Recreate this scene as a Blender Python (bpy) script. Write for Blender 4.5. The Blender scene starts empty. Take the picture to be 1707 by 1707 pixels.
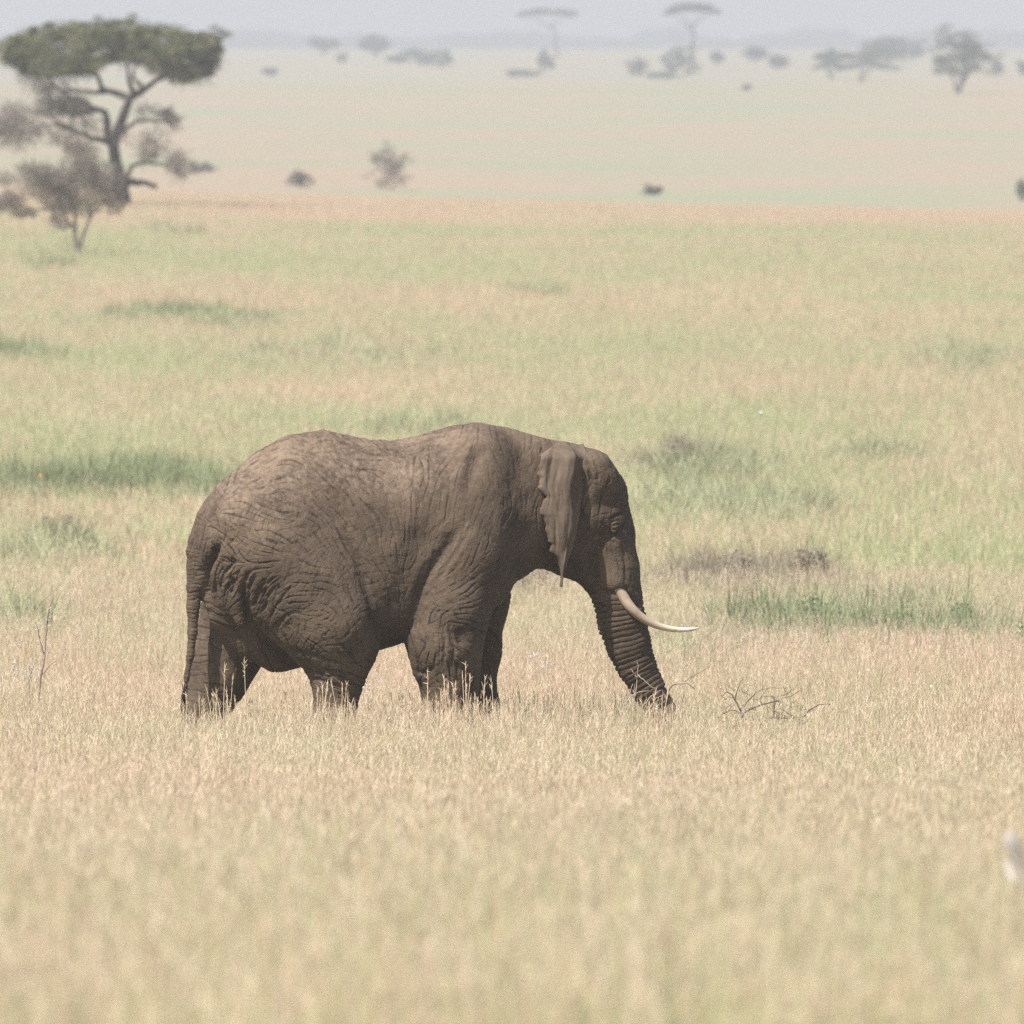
import bpy, math, random
import numpy as np
from mathutils import Vector, Matrix

S = bpy.context.scene
C = S.collection
rng = np.random.default_rng(7)
random.seed(7)
R = math.radians

# ------------------------------------------------------------------ camera geometry
F = 27000.0          # focal length in photo pixels (photo 1707 wide)
CAMZ = 6.83
HZ = 70.0            # horizon row
PITCH = math.atan((853.5 - HZ) / F)

def P(px, py, Y):
    """world point seen at photo pixel (px,py) at forward distance Y"""
    dx = (px - 853.5) / F; dy = (853.5 - py) / F
    fy = math.cos(PITCH) + dy * math.sin(PITCH)
    fz = -math.sin(PITCH) + dy * math.cos(PITCH)
    t = Y / fy
    return Vector((dx * t, Y, CAMZ + fz * t))

def zrow(row, Y):
    return CAMZ - (row - HZ) / F * Y

prof = [(-400, 5.2), (0, 4.6), (30, 3.95), (62, zrow(1760, 62)), (80, zrow(1625, 80)), (100, zrow(1510, 100)), (125, zrow(1400, 125)),
        (150, 0.0), (175, zrow(1190, 175)), (200, zrow(1085, 200)), (250, zrow(905, 250)), (300, zrow(768, 300)),
        (370, zrow(640, 370)), (450, zrow(535, 450)), (550, zrow(448, 550)), (650, zrow(396, 650)), (760, zrow(362, 760)),
        (850, zrow(348, 850)), (950, -3.4), (1100, -5.2), (1300, zrow(326, 1300)), (1600, zrow(268, 1600)),
        (2000, zrow(215, 2000)), (2500, zrow(160, 2500)), (2800, zrow(137, 2800)), (2950, -1.6), (3200, -4.6),
        (3500, zrow(136, 3500)), (4200, zrow(108, 4200)), (5000, zrow(92, 5000)), (6000, zrow(82, 6000)),
        (6500, 3.0), (7500, 0.0), (13000, 0.0)]
_py = np.array([p[0] for p in prof], float); _pz = np.array([p[1] for p in prof], float)
def _hermite(x):
    x = np.asarray(x, float)
    d = np.diff(_pz) / np.diff(_py)
    m = np.zeros(len(_py)); m[0] = d[0]; m[-1] = d[-1]
    for i in range(1, len(_py) - 1):
        m[i] = 0 if d[i-1] * d[i] <= 0 else 2 * d[i-1] * d[i] / (d[i-1] + d[i])
    i = np.clip(np.searchsorted(_py, x) - 1, 0, len(_py) - 2)
    h = _py[i+1] - _py[i]; t = np.clip((x - _py[i]) / h, 0, 1)
    return ((2*t**3 - 3*t**2 + 1) * _pz[i] + (t**3 - 2*t**2 + t) * h * m[i]
            + (-2*t**3 + 3*t**2) * _pz[i+1] + (t**3 - t**2) * h * m[i+1])
def ss(a, b, x):
    t = np.clip((np.asarray(x, float) - a) / (b - a), 0, 1); return t * t * (3 - 2 * t)
def gz(x, y):
    x = np.asarray(x, float); y = np.asarray(y, float)
    z = _hermite(y)
    xs = 40 * np.tanh(x / 40)
    z = z - 0.024 * xs * ss(450, 800, y) * (1 - ss(1200, 1900, y))
    z = z + 0.05 * np.sin(x * 0.35 + y * 0.11) * ss(70, 180, y) * (1 - ss(300, 500, y)) * 0.6
    return z
def row_at(x, Y): return HZ + (CAMZ - gz(x, Y)) / Y * F
def y_for_row(px, row, lo, hi):
    ys = np.linspace(lo, hi, 600); xs = (px - 853.5) / F * ys
    return float(ys[np.argmin(np.abs(row_at(xs, ys) - row))])

# ------------------------------------------------------------------ noise
def _hash(i, j, k, seed):
    n = (i * 73856093) ^ (j * 19349663) ^ (k * 83492791) ^ (seed * 2654435)
    n = (n ^ (n >> 13)) * 1274126177 & 0x7fffffff
    n = (n ^ (n >> 16)) & 0xffff
    return n / 32767.5 - 1.0
def vnoise(p, seed=0):
    p = np.asarray(p, float); i = np.floor(p).astype(np.int64); f = p - i; f = f * f * (3 - 2 * f)
    r = 0
    for a in (0, 1):
        for b in (0, 1):
            for c in (0, 1):
                w = (f[..., 0] if a else 1 - f[..., 0]) * (f[..., 1] if b else 1 - f[..., 1]) * (f[..., 2] if c else 1 - f[..., 2])
                r = r + w * _hash(i[..., 0] + a, i[..., 1] + b, i[..., 2] + c, seed)
    return r
def fbm(p, seed=0, oct=4):
    r = 0; a = 1.0
    for o in range(oct):
        r = r + a * vnoise(np.asarray(p) * 2**o, seed + o); a *= .5
    return r

# ------------------------------------------------------------------ object helpers
def tag(o, label=None, cat=None, group=None, kind=None):
    if label: o['label'] = label
    if cat: o['category'] = cat
    if group: o['group'] = group
    if kind: o['kind'] = kind
    return o
def empty(name, loc, label, cat, group=None, rz=0.0):
    o = bpy.data.objects.new(name, None); C.objects.link(o)
    o.location = loc; o.rotation_euler = (0, 0, rz); o.empty_display_size = .2
    return tag(o, label, cat, group)
def link(name, me, mat, parent=None, loc=None):
    o = bpy.data.objects.new(name, me); C.objects.link(o)
    if mat is not None:
        me.materials.clear(); me.materials.append(mat)
    if parent is not None: o.parent = parent
    if loc is not None: o.location = loc
    return o
def npmesh(name, V, Fq, smooth=False):
    """V (n,3) ; Fq (m,k) int array, or list of such arrays"""
    if not isinstance(Fq, (list, tuple)): Fq = [Fq]
    Fq = [np.asarray(f, np.int32) for f in Fq if len(f)]
    me = bpy.data.meshes.new(name)
    V = np.asarray(V, np.float32)
    me.vertices.add(len(V)); me.vertices.foreach_set('co', V.ravel())
    loops = np.concatenate([f.ravel() for f in Fq]); tot = np.concatenate([np.full(len(f), f.shape[1], np.int32) for f in Fq])
    start = np.concatenate([[0], np.cumsum(tot)[:-1]]).astype(np.int32)
    me.loops.add(len(loops)); me.loops.foreach_set('vertex_index', loops)
    me.polygons.add(len(tot)); me.polygons.foreach_set('loop_start', start); me.polygons.foreach_set('loop_total', tot)
    if smooth: me.polygons.foreach_set('use_smooth', np.ones(len(tot), bool))
    me.update(calc_edges=True); me.validate()
    return me
def vattr(me, name, vals):
    a = me.attributes.new(name, 'FLOAT', 'POINT'); a.data.foreach_set('value', np.asarray(vals, np.float32))

class MB:
    def __init__(s): s.V = []; s.Q = []; s.T = []; s.n = 0; s.A = []
    def add(s, V, Q=None, T=None, a=0.0):
        V = np.asarray(V, float).reshape(-1, 3)
        if Q is not None and len(Q): s.Q.append(np.asarray(Q, int) + s.n)
        if T is not None and len(T): s.T.append(np.asarray(T, int) + s.n)
        s.V.append(V); s.A.append(np.broadcast_to(np.asarray(a, float), (len(V),))); s.n += len(V)
    def tube(s, pts, rad, sides=7, a=0.0, cap=True):
        pts = np.asarray(pts, float); n = len(pts)
        rad = np.interp(np.linspace(0, 1, n), np.linspace(0, 1, len(rad)), rad)
        T = np.gradient(pts, axis=0); T /= np.linalg.norm(T, axis=1)[:, None] + 1e-9
        ref = np.array([0, 1.0, 0.13]); 
        if abs(T[0] @ ref) > .9: ref = np.array([1.0, 0, .1])
        U = np.cross(T, ref); U /= np.linalg.norm(U, axis=1)[:, None] + 1e-9; W = np.cross(T, U)
        th = np.linspace(0, 2*np.pi, sides, endpoint=False)
        V = pts[:, None] + rad[:, None, None] * (np.cos(th)[None, :, None] * U[:, None] + np.sin(th)[None, :, None] * W[:, None])
        V = V.reshape(-1, 3); Q = []
        for i in range(n - 1):
            for j in range(sides):
                k = (j + 1) % sides
                Q.append((i*sides+j, i*sides+k, (i+1)*sides+k, (i+1)*sides+j))
        T3 = []
        if cap:
            V = np.vstack([V, pts[-1:], pts[:1]]); e = n * sides
            for j in range(sides):
                k = (j + 1) % sides
                T3.append(((n-1)*sides+j, (n-1)*sides+k, e)); T3.append((k, j, e+1))
        s.add(V, Q, T3, a)
    def segs(s, A, B, r0, r1, a=0.0):
        """many thin 3-sided twigs at once"""
        A = np.asarray(A); B = np.asarray(B); n = len(A)
        D = B - A; D /= np.linalg.norm(D, axis=1)[:, None] + 1e-9
        ref = rng.normal(size=(n, 3)); U = np.cross(D, ref); U /= np.linalg.norm(U, axis=1)[:, None] + 1e-9; W = np.cross(D, U)
        vs = []
        for (Pt, r) in ((A, r0), (B, r1)):
            for k in range(3):
                th = 2*np.pi*k/3; vs.append(Pt + r*(math.cos(th)*U + math.sin(th)*W))
        V = np.stack(vs, 1).reshape(-1, 3); b = np.arange(n)[:, None] * 6
        Q = np.concatenate([b + np.array([[k, (k+1) % 3, 3 + (k+1) % 3, 3 + k]]) for k in range(3)])
        s.add(V, Q, None, np.repeat(np.broadcast_to(a, (n,)), 6))
    def leaves(s, Pts, size, flat=0.0, a=None, asp=.6):
        n = len(Pts); N = rng.normal(size=(n, 3)); N[:, 2] += flat * np.sign(N[:, 2]); N /= np.linalg.norm(N, axis=1)[:, None]
        U = np.cross(N, rng.normal(size=(n, 3))); U /= np.linalg.norm(U, axis=1)[:, None]; W = np.cross(N, U)
        sz = (size * (0.6 + 0.8 * rng.random(n)))[:, None]
        V = np.stack([Pts - U*sz, Pts - W*sz*asp, Pts + U*sz, Pts + W*sz*asp], 1).reshape(-1, 3)
        Q = np.arange(n)[:, None] * 4 + np.array([[0, 1, 2, 3]])
        if a is None: a = rng.random(n)
        s.add(V, Q, None, np.repeat(np.broadcast_to(a, (n,)), 4))
    def mesh(s, name, smooth=False, origin=(0, 0, 0)):
        V = np.concatenate(s.V) - np.asarray(origin, float)
        me = npmesh(name, V, [np.concatenate(x) for x in (s.Q, s.T) if x], smooth)
        vattr(me, 'tone', np.concatenate(s.A)); return me

# ------------------------------------------------------------------ materials
class NT:
    def __init__(s, name):
        s.m = bpy.data.materials.new(name); s.m.use_nodes = True; s.t = s.m.node_tree; s.t.nodes.clear()
    def n(s, typ, ins=None, **kw):
        nd = s.t.nodes.new(typ)
        for k, v in kw.items(): setattr(nd, k, v)
        for k, v in (ins or {}).items():
            if isinstance(v, bpy.types.NodeSocket): s.t.links.new(v, nd.inputs[k])
            else: nd.inputs[k].default_value = v
        return nd
    def math(s, op, a, b=None, clamp=False):
        ins = {0: a}
        if b is not None: ins[1] = b
        return s.n('ShaderNodeMath', ins, operation=op, use_clamp=clamp).outputs[0]
    def mix(s, f, a, b, mode='MIX'):
        nd = s.n('ShaderNodeMix', data_type='RGBA', blend_type=mode)
        for k, v in ((0, f), (6, a), (7, b)):
            if isinstance(v, bpy.types.NodeSocket): s.t.links.new(v, nd.inputs[k])
            else: nd.inputs[k].default_value = (*v, 1) if isinstance(v, tuple) and len(v) == 3 else v
        return nd.outputs[2]
    def noise(s, vec, scale, detail=3, rough=.55):
        return s.n('ShaderNodeTexNoise', {'Vector': vec, 'Scale': scale, 'Detail': detail, 'Roughness': rough}).outputs['Fac']
    def ramp(s, f, lo, hi):
        return s.n('ShaderNodeMapRange', {0: f, 1: lo, 2: hi}, interpolation_type='SMOOTHSTEP').outputs[0]
    def pos(s, scale=(1, 1, 1)):
        g = s.n('ShaderNodeNewGeometry').outputs['Position']
        return s.n('ShaderNodeMapping', {'Vector': g, 'Scale': scale}).outputs[0]
    def attr(s, name): return s.n('ShaderNodeAttribute', attribute_name=name).outputs['Fac']
    def out(s, surf): s.n('ShaderNodeOutputMaterial', {'Surface': surf}); return s.m
    def bsdf(s, col, rough=.9, spec=.2, normal=None):
        ins = {'Base Color': col if isinstance(col, bpy.types.NodeSocket) else (*col, 1), 'Roughness': rough, 'Specular IOR Level': spec}
        if normal is not None: ins['Normal'] = normal
        return s.n('ShaderNodeBsdfPrincipled', ins).outputs[0]

STRAW = (.66, .54, .39); PINK = (.64, .465, .35); BROWN = (.33, .22, .13); GREEN = (.36, .44, .20); DGREEN = (.13, .19, .09); OLIVE=(.54,.53,.34)

def field_factor(t):
    """how green the savanna is at a world point: long streaks across the view, shared by soil and blades"""
    a = t.noise(t.pos((.035, .012, 0)), 1.0, 4, .6)
    b = t.noise(t.pos((.16, .05, 0)), 1.0, 3, .6)
    c = t.noise(t.pos((.9, .35, 0)), 1.0, 2, .5)
    s = t.math('MULTIPLY', a, .5); s = t.math('ADD', s, t.math('MULTIPLY', b, .3)); s = t.math('ADD', s, t.math('MULTIPLY', c, .2))
    return s
def ydist(t): return t.n('ShaderNodeSeparateXYZ', {0: t.n('ShaderNodeNewGeometry').outputs['Position']}).outputs[1]

def mat_grass(name, far=False):
    t = NT(name)
    rnd = t.attr('tone'); h = t.attr('h'); head = t.attr('head')
    ff = field_factor(t); y = ydist(t)
    # distance zones: dry and pinkish in front, greener beyond the elephant, dry again on the rise
    z1 = t.ramp(y, 158, 230); z2 = t.ramp(y, 330, 470); z3 = t.ramp(y, 640, 800); z0 = t.ramp(y, 128, 80)
    bias = t.math('ADD', t.math('MULTIPLY', z1, .085), t.math('MULTIPLY', z2, -.02))
    bias = t.math('ADD', bias, t.math('MULTIPLY', z3, -.16)); bias = t.math('ADD', bias, t.math('MULTIPLY', z0, .105))
    g = t.math('ADD', t.math('ADD', ff, bias), t.math('MULTIPLY', t.math('SUBTRACT', rnd, .5), .42))
    g = t.math('ADD', g, t.math('MULTIPLY', t.math('SUBTRACT', t.noise(t.pos((2.6, 1.1, 0)), 1.0, 2), .5), .50))
    gf = t.ramp(g, .455, .60)
    dry = t.mix(t.ramp(t.noise(t.pos((.5, .2, 0)), 1.0, 3), .35, .65), STRAW, PINK)
    dry = t.mix(t.math('MULTIPLY', t.ramp(t.noise(t.pos((31, 31, 0)), 1.0, 1), .55, .75), .5), dry, BROWN)
    grn = t.mix(rnd, GREEN, OLIVE)
    col = t.mix(gf, dry, grn)
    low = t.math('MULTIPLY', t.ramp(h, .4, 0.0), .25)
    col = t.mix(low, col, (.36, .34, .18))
    col = t.mix(t.math('MULTIPLY', head, .8), col, t.mix(rnd, (.86, .75, .60), (.50, .33, .23)))
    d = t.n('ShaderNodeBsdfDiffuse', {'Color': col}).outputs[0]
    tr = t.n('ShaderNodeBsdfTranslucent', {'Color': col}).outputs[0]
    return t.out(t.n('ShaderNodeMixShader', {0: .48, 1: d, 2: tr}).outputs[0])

def mat_ground():
    t = NT('savanna ground')
    ff = field_factor(t); y = ydist(t)
    z1 = t.ramp(y, 158, 230); z3 = t.ramp(y, 640, 800); z4 = t.ramp(y, 870, 1000); 
    g = t.math('ADD', t.math('ADD', ff, t.math('MULTIPLY', z1, .08)), t.math('MULTIPLY', z3, -.13))
    g = t.math('ADD', g, t.math('MULTIPLY', z4, .08))
    # long bands over the far plain
    fb = t.noise(t.pos((.018, .006, 0)), 1.0, 4, .6)
    fb = t.math('ADD', t.math('MULTIPLY', fb, .8), t.math('MULTIPLY', t.noise(t.pos((.02, .05, 0)), 1.0, 3), .2))
    g = t.n('ShaderNodeMix', {0: z4, 2: g, 3: fb}).outputs[0]
    gf = t.ramp(g, .36, .66)
    dry = t.mix(t.ramp(t.noise(t.pos((.5, .2, 0)), 1.0, 3), .35, .65), (.285, .225, .165), (.26, .20, .145))
    col = t.mix(gf, dry, (.215, .225, .15))
    fine = t.noise(t.pos((.8, .3, 0)), 1.0, 5, .7)
    col = t.mix(t.math('MULTIPLY', t.ramp(fine, .45, .75), .35), col, (.20, .19, .10))
    bump = t.n('ShaderNodeBump', {'Strength': .6, 'Distance': .3, 'Height': fine}).outputs[0]
    return t.out(t.bsdf(col, 1, 0, bump))

def mat_leaf(name, c0, c1, trans=.25):
    t = NT(name); a = t.attr('tone')
    col = t.mix(a, c0, c1)
    col = t.mix(t.ramp(t.noise(t.pos((.9, .9, .9)), 1.0, 2), .35, .65), col, tuple(.75 * x for x in c0))
    d = t.n('ShaderNodeBsdfDiffuse', {'Color': col}).outputs[0]
    tr = t.n('ShaderNodeBsdfTranslucent', {'Color': col}).outputs[0]
    return t.out(t.n('ShaderNodeMixShader', {0: trans, 1: d, 2: tr}).outputs[0])
def mat_bark(name, c0, c1, sc=6):
    t = NT(name)
    n = t.noise(t.pos((1, 1, .3)), sc, 4)
    return t.out(t.bsdf(t.mix(t.ramp(n, .35, .65), c0, c1), .95, .1, t.n('ShaderNodeBump', {'Strength': .5, 'Distance': .03, 'Height': n}).outputs[0]))

def mat_skin():
    t = NT('elephant skin')
    dust_and_light = t.attr('dust_and_light'); cr = t.attr('crease')
    p = t.pos((1, 1, 1))
    n1 = t.noise(p, 2.2, 5, .6); n2 = t.noise(p, 19, 4, .65); n3 = t.noise(p, 55, 3, .6)
    base = t.mix(t.ramp(n1, .32, .68), (.053, .0365, .0235), (.093, .066, .0435))
    base = t.mix(t.math('MULTIPLY', t.ramp(n2, .5, .72), .4), base, (.135, .100, .076))
    base = t.mix(t.math('MULTIPLY', t.ramp(n3, .5, .7), .3), base, (.045, .034, .028))
    df = t.math('MULTIPLY', dust_and_light, t.ramp(t.math('ADD', t.math('MULTIPLY', n2, .6), t.math('MULTIPLY', n1, .4)), .30, .72), clamp=True)
    base = t.mix(t.math('MULTIPLY', df, .72), base, (.245, .182, .132))  # pale tone for back dust and for the painted rump highlight
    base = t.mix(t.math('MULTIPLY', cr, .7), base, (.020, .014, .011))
    vor = t.n('ShaderNodeTexVoronoi', {'Vector': p, 'Scale': 42.0}, feature='DISTANCE_TO_EDGE').outputs['Distance']
    hh = t.math('ADD', t.math('MULTIPLY', t.ramp(vor, 0, .12), .5), t.math('MULTIPLY', n3, .6))
    b = t.n('ShaderNodeBump', {'Strength': .55, 'Distance': .008, 'Height': hh}).outputs[0]
    return t.out(t.bsdf(base, .82, .25, b))
def mat_ear():
    t = NT('elephant ear skin')
    p = t.pos((1, 1, 1)); n1 = t.noise(p, 4, 4, .6); n3 = t.noise(t.pos((1, 1, .35)), 30, 4, .6)
    base = t.mix(t.ramp(n1, .3, .7), (.090, .066, .047), (.138, .104, .076))
    base = t.mix(t.math('MULTIPLY', t.ramp(n3, .52, .7), .35), base, (.06, .045, .036))
    b = t.n('ShaderNodeBump', {'Strength': .5, 'Distance': .008, 'Height': n3}).outputs[0]
    return t.out(t.bsdf(base, .85, .2, b))
def mat_ivory():
    t = NT('ivory')
    n = t.noise(t.pos((1, 1, 1)), 7, 4, .6); a = t.attr('tone')
    c = t.mix(t.ramp(n, .4, .7), (.36, .29, .22), (.24, .175, .12))
    c = t.mix(a, c, t.mix(t.ramp(n, .45, .65), (.66, .58, .50), (.50, .42, .34)))
    return t.out(t.bsdf(c, .45, .4, t.n('ShaderNodeBump', {'Strength': .3, 'Distance': .004, 'Height': n}).outputs[0]))
def mat_plain(name, c, rough=.6, spec=.3, c2=None, sc=20):
    t = NT(name)
    c2 = c2 or tuple(.8 * x for x in c)
    return t.out(t.bsdf(t.mix(t.noise(t.pos(), sc, 3), c, c2), rough, spec))

M_GRASS = mat_grass('dry grass'); M_GROUND = mat_ground()
M_SKIN = mat_skin(); M_EAR = mat_ear(); M_IVORY = mat_ivory()
M_EYE = mat_plain('eye', (.02, .012, .008), .12, .6)
M_HAIR = mat_plain('tail hair', (.02, .016, .014), .5, .3)
M_ACLEAF = mat_leaf('acacia leaves', (.10, .11, .05), (.24, .235, .125))
M_GREYLEAF = mat_leaf('grey thorn leaves', (.17, .14, .11), (.26, .22, .165))
M_FARLEAF = mat_leaf('far tree leaves', (.06, .075, .035), (.11, .12, .055))
M_SHRUB = mat_leaf('shrub leaves', (.28, .32, .18), (.42, .45, .27), .4)
M_LSHRUB = mat_leaf('pale shrub leaves', (.42, .44, .27), (.54, .53, .35), .4)
M_BSHRUB = mat_leaf('dry shrub leaves', (.32, .275, .205), (.43, .38, .28), .35)
M_BARK = mat_bark('acacia bark', (.06, .045, .038), (.12, .095, .08))
M_GBARK = mat_bark('grey thorn bark', (.15, .125, .11), (.25, .215, .19))
M_DEAD = mat_bark('weathered dead wood', (.25, .225, .215), (.37, .335, .32), 9)
M_TWIG = mat_bark('dark dead twig', (.10, .075, .06), (.24, .19, .16), 9)
M_DRYTWIG = mat_plain('bleached twig', (.34, .28, .23), .9, .1)
M_PALE = mat_plain('pale herb', (.50, .47, .455), .9, .1)
M_ORANGE = mat_plain('orange petals', (.85, .36, .04), .7, .1)
M_WHITE = mat_plain('white petals', (.85, .83, .80), .7, .1)

# ------------------------------------------------------------------ ground
def build_ground():
    ys = np.unique(np.concatenate([np.linspace(-380, 50, 12), np.arange(50, 400, 1.5), np.arange(400, 1000, 4), np.arange(1000, 3400, 12), np.arange(3400, 7000, 30), np.linspace(7000, 12900, 30)]))
    us = np.concatenate([-np.geomspace(1, .02, 26), np.linspace(-.018, .018, 19), np.geomspace(.02, 1, 26)])
    Y, U = np.meshgrid(ys, us, indexing='ij')
    X = U * (900 + .38 * np.maximum(Y, 0))
    Z = gz(X, Y)
    V = np.stack([X, Y, Z], -1).reshape(-1, 3)
    n, m = Y.shape; idx = np.arange(n*m).reshape(n, m)
    Q = np.stack([idx[:-1, :-1], idx[:-1, 1:], idx[1:, 1:], idx[1:, :-1]], -1).reshape(-1, 4)
    o = link('ground', npmesh('ground', V, Q, True), M_GROUND)
    tag(o, kind='structure')
build_ground()

# ------------------------------------------------------------------ grass patches (geometry-node instances of tufted squares)
def grass_patch(name, size, nb, nstem, hmean, wid, seed, mat=None, spread=.34, headsize=1.0):
    r = np.random.default_rng(seed)
    Vs, Qs, tone, hh, hd = [], [], [], [], []
    # tuft centres
    nt = max(4, nb // 14)
    tc = r.uniform(-size/2, size/2, (nt, 2)); tt = r.random(nt); th_ = .6 + .75 * r.random(nt)**1.3
    k = r.integers(0, nt, nb)
    base = tc[k] + r.normal(size=(nb, 2)) * .06 * (size/1.6)
    H = hmean * th_[k] * (.55 + .6 * r.random(nb)); ang = r.uniform(0, 2*np.pi, nb); lean = np.abs(r.normal(size=nb)) * spread * H
    wa = r.uniform(0, 2*np.pi, nb); w = wid * (.6 + .8 * r.random(nb))
    seg = 3
    t = np.linspace(0, 1, seg + 1)
    for side in (-1, 1):
        pass
    cx = base[:, 0:1] + np.cos(ang)[:, None] * lean[:, None] * t[None]**2.0
    cy = base[:, 1:2] + np.sin(ang)[:, None] * lean[:, None] * t[None]**2.0
    cz = H[:, None] * (t[None] - .18 * (lean / H)[:, None] * t[None]**3) - .03
    ww = w[:, None] * np.array([1, .85, .6, .12])[None]
    A = np.stack([cx - np.cos(wa)[:, None]*ww, cy - np.sin(wa)[:, None]*ww, cz], -1)
    B = np.stack([cx + np.cos(wa)[:, None]*ww, cy + np.sin(wa)[:, None]*ww, cz], -1)
    V = np.stack([A, B], 2).reshape(nb, -1, 3)       # per blade: (seg+1)*2 verts
    pv = (seg + 1) * 2
    q = np.array([[2*i, 2*i+1, 2*i+3, 2*i+2] for i in range(seg)])
    Q = (np.arange(nb)[:, None, None] * pv + q[None]).reshape(-1, 4)
    Vs.append(V.reshape(-1, 3)); Qs.append(Q)
    tone.append(np.repeat(np.clip(tt[k] * .7 + r.random(nb) * .3, 0, 1), pv)); hh.append(np.tile(np.repeat(t, 2), nb)); hd.append(np.zeros(nb * pv))
    off = nb * pv
    # seeding stems: thin stalk + feathery head made of little blades
    for i in range(nstem):
        b = r.uniform(-size/2, size/2, 2); Hs = hmean * (1.0 + .35 * r.random()); a = r.uniform(0, 2*np.pi); L = Hs * .12 * abs(r.normal())
        tn = r.random(); top = np.array([b[0] + np.cos(a)*L, b[1] + np.sin(a)*L, Hs]); bot = np.array([b[0], b[1], -.02])
        mid = (top + bot) / 2 - np.array([np.cos(a)*L*.2, np.sin(a)*L*.2, 0])
        def quad(p, q_, w0, w1, head, wa):
            nonlocal off
            d = np.array([np.cos(wa), np.sin(wa), 0])
            Vs.append(np.array([p - d*w0, p + d*w0, q_ + d*w1, q_ - d*w1])); Qs.append(np.array([[off, off+1, off+2, off+3]]))
            tone.append(np.full(4, tn)); hh.append(np.full(4, .9)); hd.append(np.full(4, head)); off += 4
        wa = r.uniform(0, np.pi)
        quad(bot, mid, wid*.35, wid*.35, .2, wa); quad(mid, top, wid*.35, wid*.3, .3, wa)
        nh = 5
        for j in range(nh):
            p = top - np.array([0, 0, 1]) * .028 * j * headsize + r.normal(size=3) * .003
            dd = np.array([r.normal()*.5, r.normal()*.5, 1.0]); dd /= np.linalg.norm(dd)
            quad(p, p + dd * (.035 + .03*r.random()) * headsize, wid*.7*headsize, wid*.15, 1.0, r.uniform(0, np.pi))
    me = npmesh(name, np.concatenate(Vs), np.concatenate(Qs))
    vattr(me, 'tone', np.concatenate(tone)); vattr(me, 'h', np.concatenate(hh)); vattr(me, 'head', np.concatenate(hd))
    me.materials.append(mat or M_GRASS)
    return bpy.data.objects.new(name, me)

def scatter(name, variants, X, Y, rot, scl, tilt=None):
    """one object; its vertices carry instances of the variants"""
    col = bpy.data.collections.new(name + '_sources')
    for v in variants: col.objects.link(v)
    me = bpy.data.meshes.new(name)
    Z = gz(X, Y)
    me.vertices.add(len(X)); me.vertices.foreach_set('co', np.stack([X, Y, Z], -1).astype(np.float32).ravel())
    vattr(me, 'rz', rot)
    a = me.attributes.new('scl', 'FLOAT_VECTOR', 'POINT'); a.data.foreach_set('vector', np.asarray(scl, np.float32).ravel())
    b = me.attributes.new('pick', 'INT', 'POINT'); b.data.foreach_set('value', rng.integers(0, len(variants), len(X)).astype(np.int32))
    me.materials.append(variants[0].data.materials[0])
    o = bpy.data.objects.new(name, me); C.objects.link(o)
    ng = bpy.data.node_groups.new(name, 'GeometryNodeTree')
    ng.interface.new_socket('Geometry', in_out='INPUT', socket_type='NodeSocketGeometry')
    ng.interface.new_socket('Geometry', in_out='OUTPUT', socket_type='NodeSocketGeometry')
    N = ng.nodes; L = ng.links
    gi = N.new('NodeGroupInput'); go = N.new('NodeGroupOutput')
    ci = N.new('GeometryNodeCollectionInfo'); ci.inputs['Collection'].default_value = col
    ci.inputs['Separate Children'].default_value = True; ci.inputs['Reset Children'].default_value = True
    ip = N.new('GeometryNodeInstanceOnPoints'); ip.inputs['Pick Instance'].default_value = True
    def na(nm, typ):
        x = N.new('GeometryNodeInputNamedAttribute'); x.data_type = typ; x.inputs['Name'].default_value = nm; return x.outputs['Attribute']
    cx = N.new('ShaderNodeCombineXYZ'); L.new(na('rz', 'FLOAT'), cx.inputs[2])
    L.new(gi.outputs[0], ip.inputs['Points']); L.new(ci.outputs[0], ip.inputs['Instance'])
    L.new(cx.outputs[0], ip.inputs['Rotation']); L.new(na('scl', 'FLOAT_VECTOR'), ip.inputs['Scale']); L.new(na('pick', 'INT'), ip.inputs['Instance Index'])
    L.new(ip.outputs[0], go.inputs[0])
    md = o.modifiers.new('scatter', 'NODES'); md.node_group = ng
    return o

def strip_points(y0, y1, step, margin, k=.0316):
    X, Y = [], []
    y = y0
    while y < y1:
        hw = y * k + margin
        xs = np.arange(-hw, hw + step, step)
        X.append(xs + rng.uniform(-.35, .35, len(xs)) * step); Y.append(np.full(len(xs), y) + rng.uniform(-.35, .35, len(xs)) * step)
        y += step
    return np.concatenate(X), np.concatenate(Y)

def build_grass():
    near = [grass_patch('grass_square', 1.7, 520, 60, .52, .0042, 100 + i) for i in range(7)]
    X, Y = strip_points(46, 215, 1.15, 5)
    n = len(X); s = 1 + .12 * rng.normal(size=n); hs = 1 + .16 * vnoise(np.stack([X*.25, Y*.1, X*0], -1), 3) + .05 * rng.normal(size=n)
    o = scatter('dry_grass', near, X, Y, rng.uniform(0, 6.28, n), np.stack([s, s, hs], -1))
    tag(o, 'tall dry straw coloured grass with seed heads around the elephant', 'grass', kind='stuff')
    far = [grass_patch('grass_square_wide', 3.4, 1250, 20, .40, .0070, 200 + i, headsize=1.0) for i in range(6)]
    X, Y = strip_points(212, 440, 2.2, 8)
    X2, Y2 = strip_points(440, 905, 3.1, 10)
    X = np.concatenate([X, X2]); Y = np.concatenate([Y, Y2])
    n = len(X); s = 1 + .12 * rng.normal(size=n); hs = 1 + .2 * vnoise(np.stack([X*.12, Y*.04, X*0], -1), 5)
    o = scatter('savanna_grass', far, X, Y, rng.uniform(0, 6.28, n), np.stack([s, s, hs], -1))
    tag(o, 'pale green and straw grass of the open plain behind the elephant', 'grass', kind='stuff')
build_grass()

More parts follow.
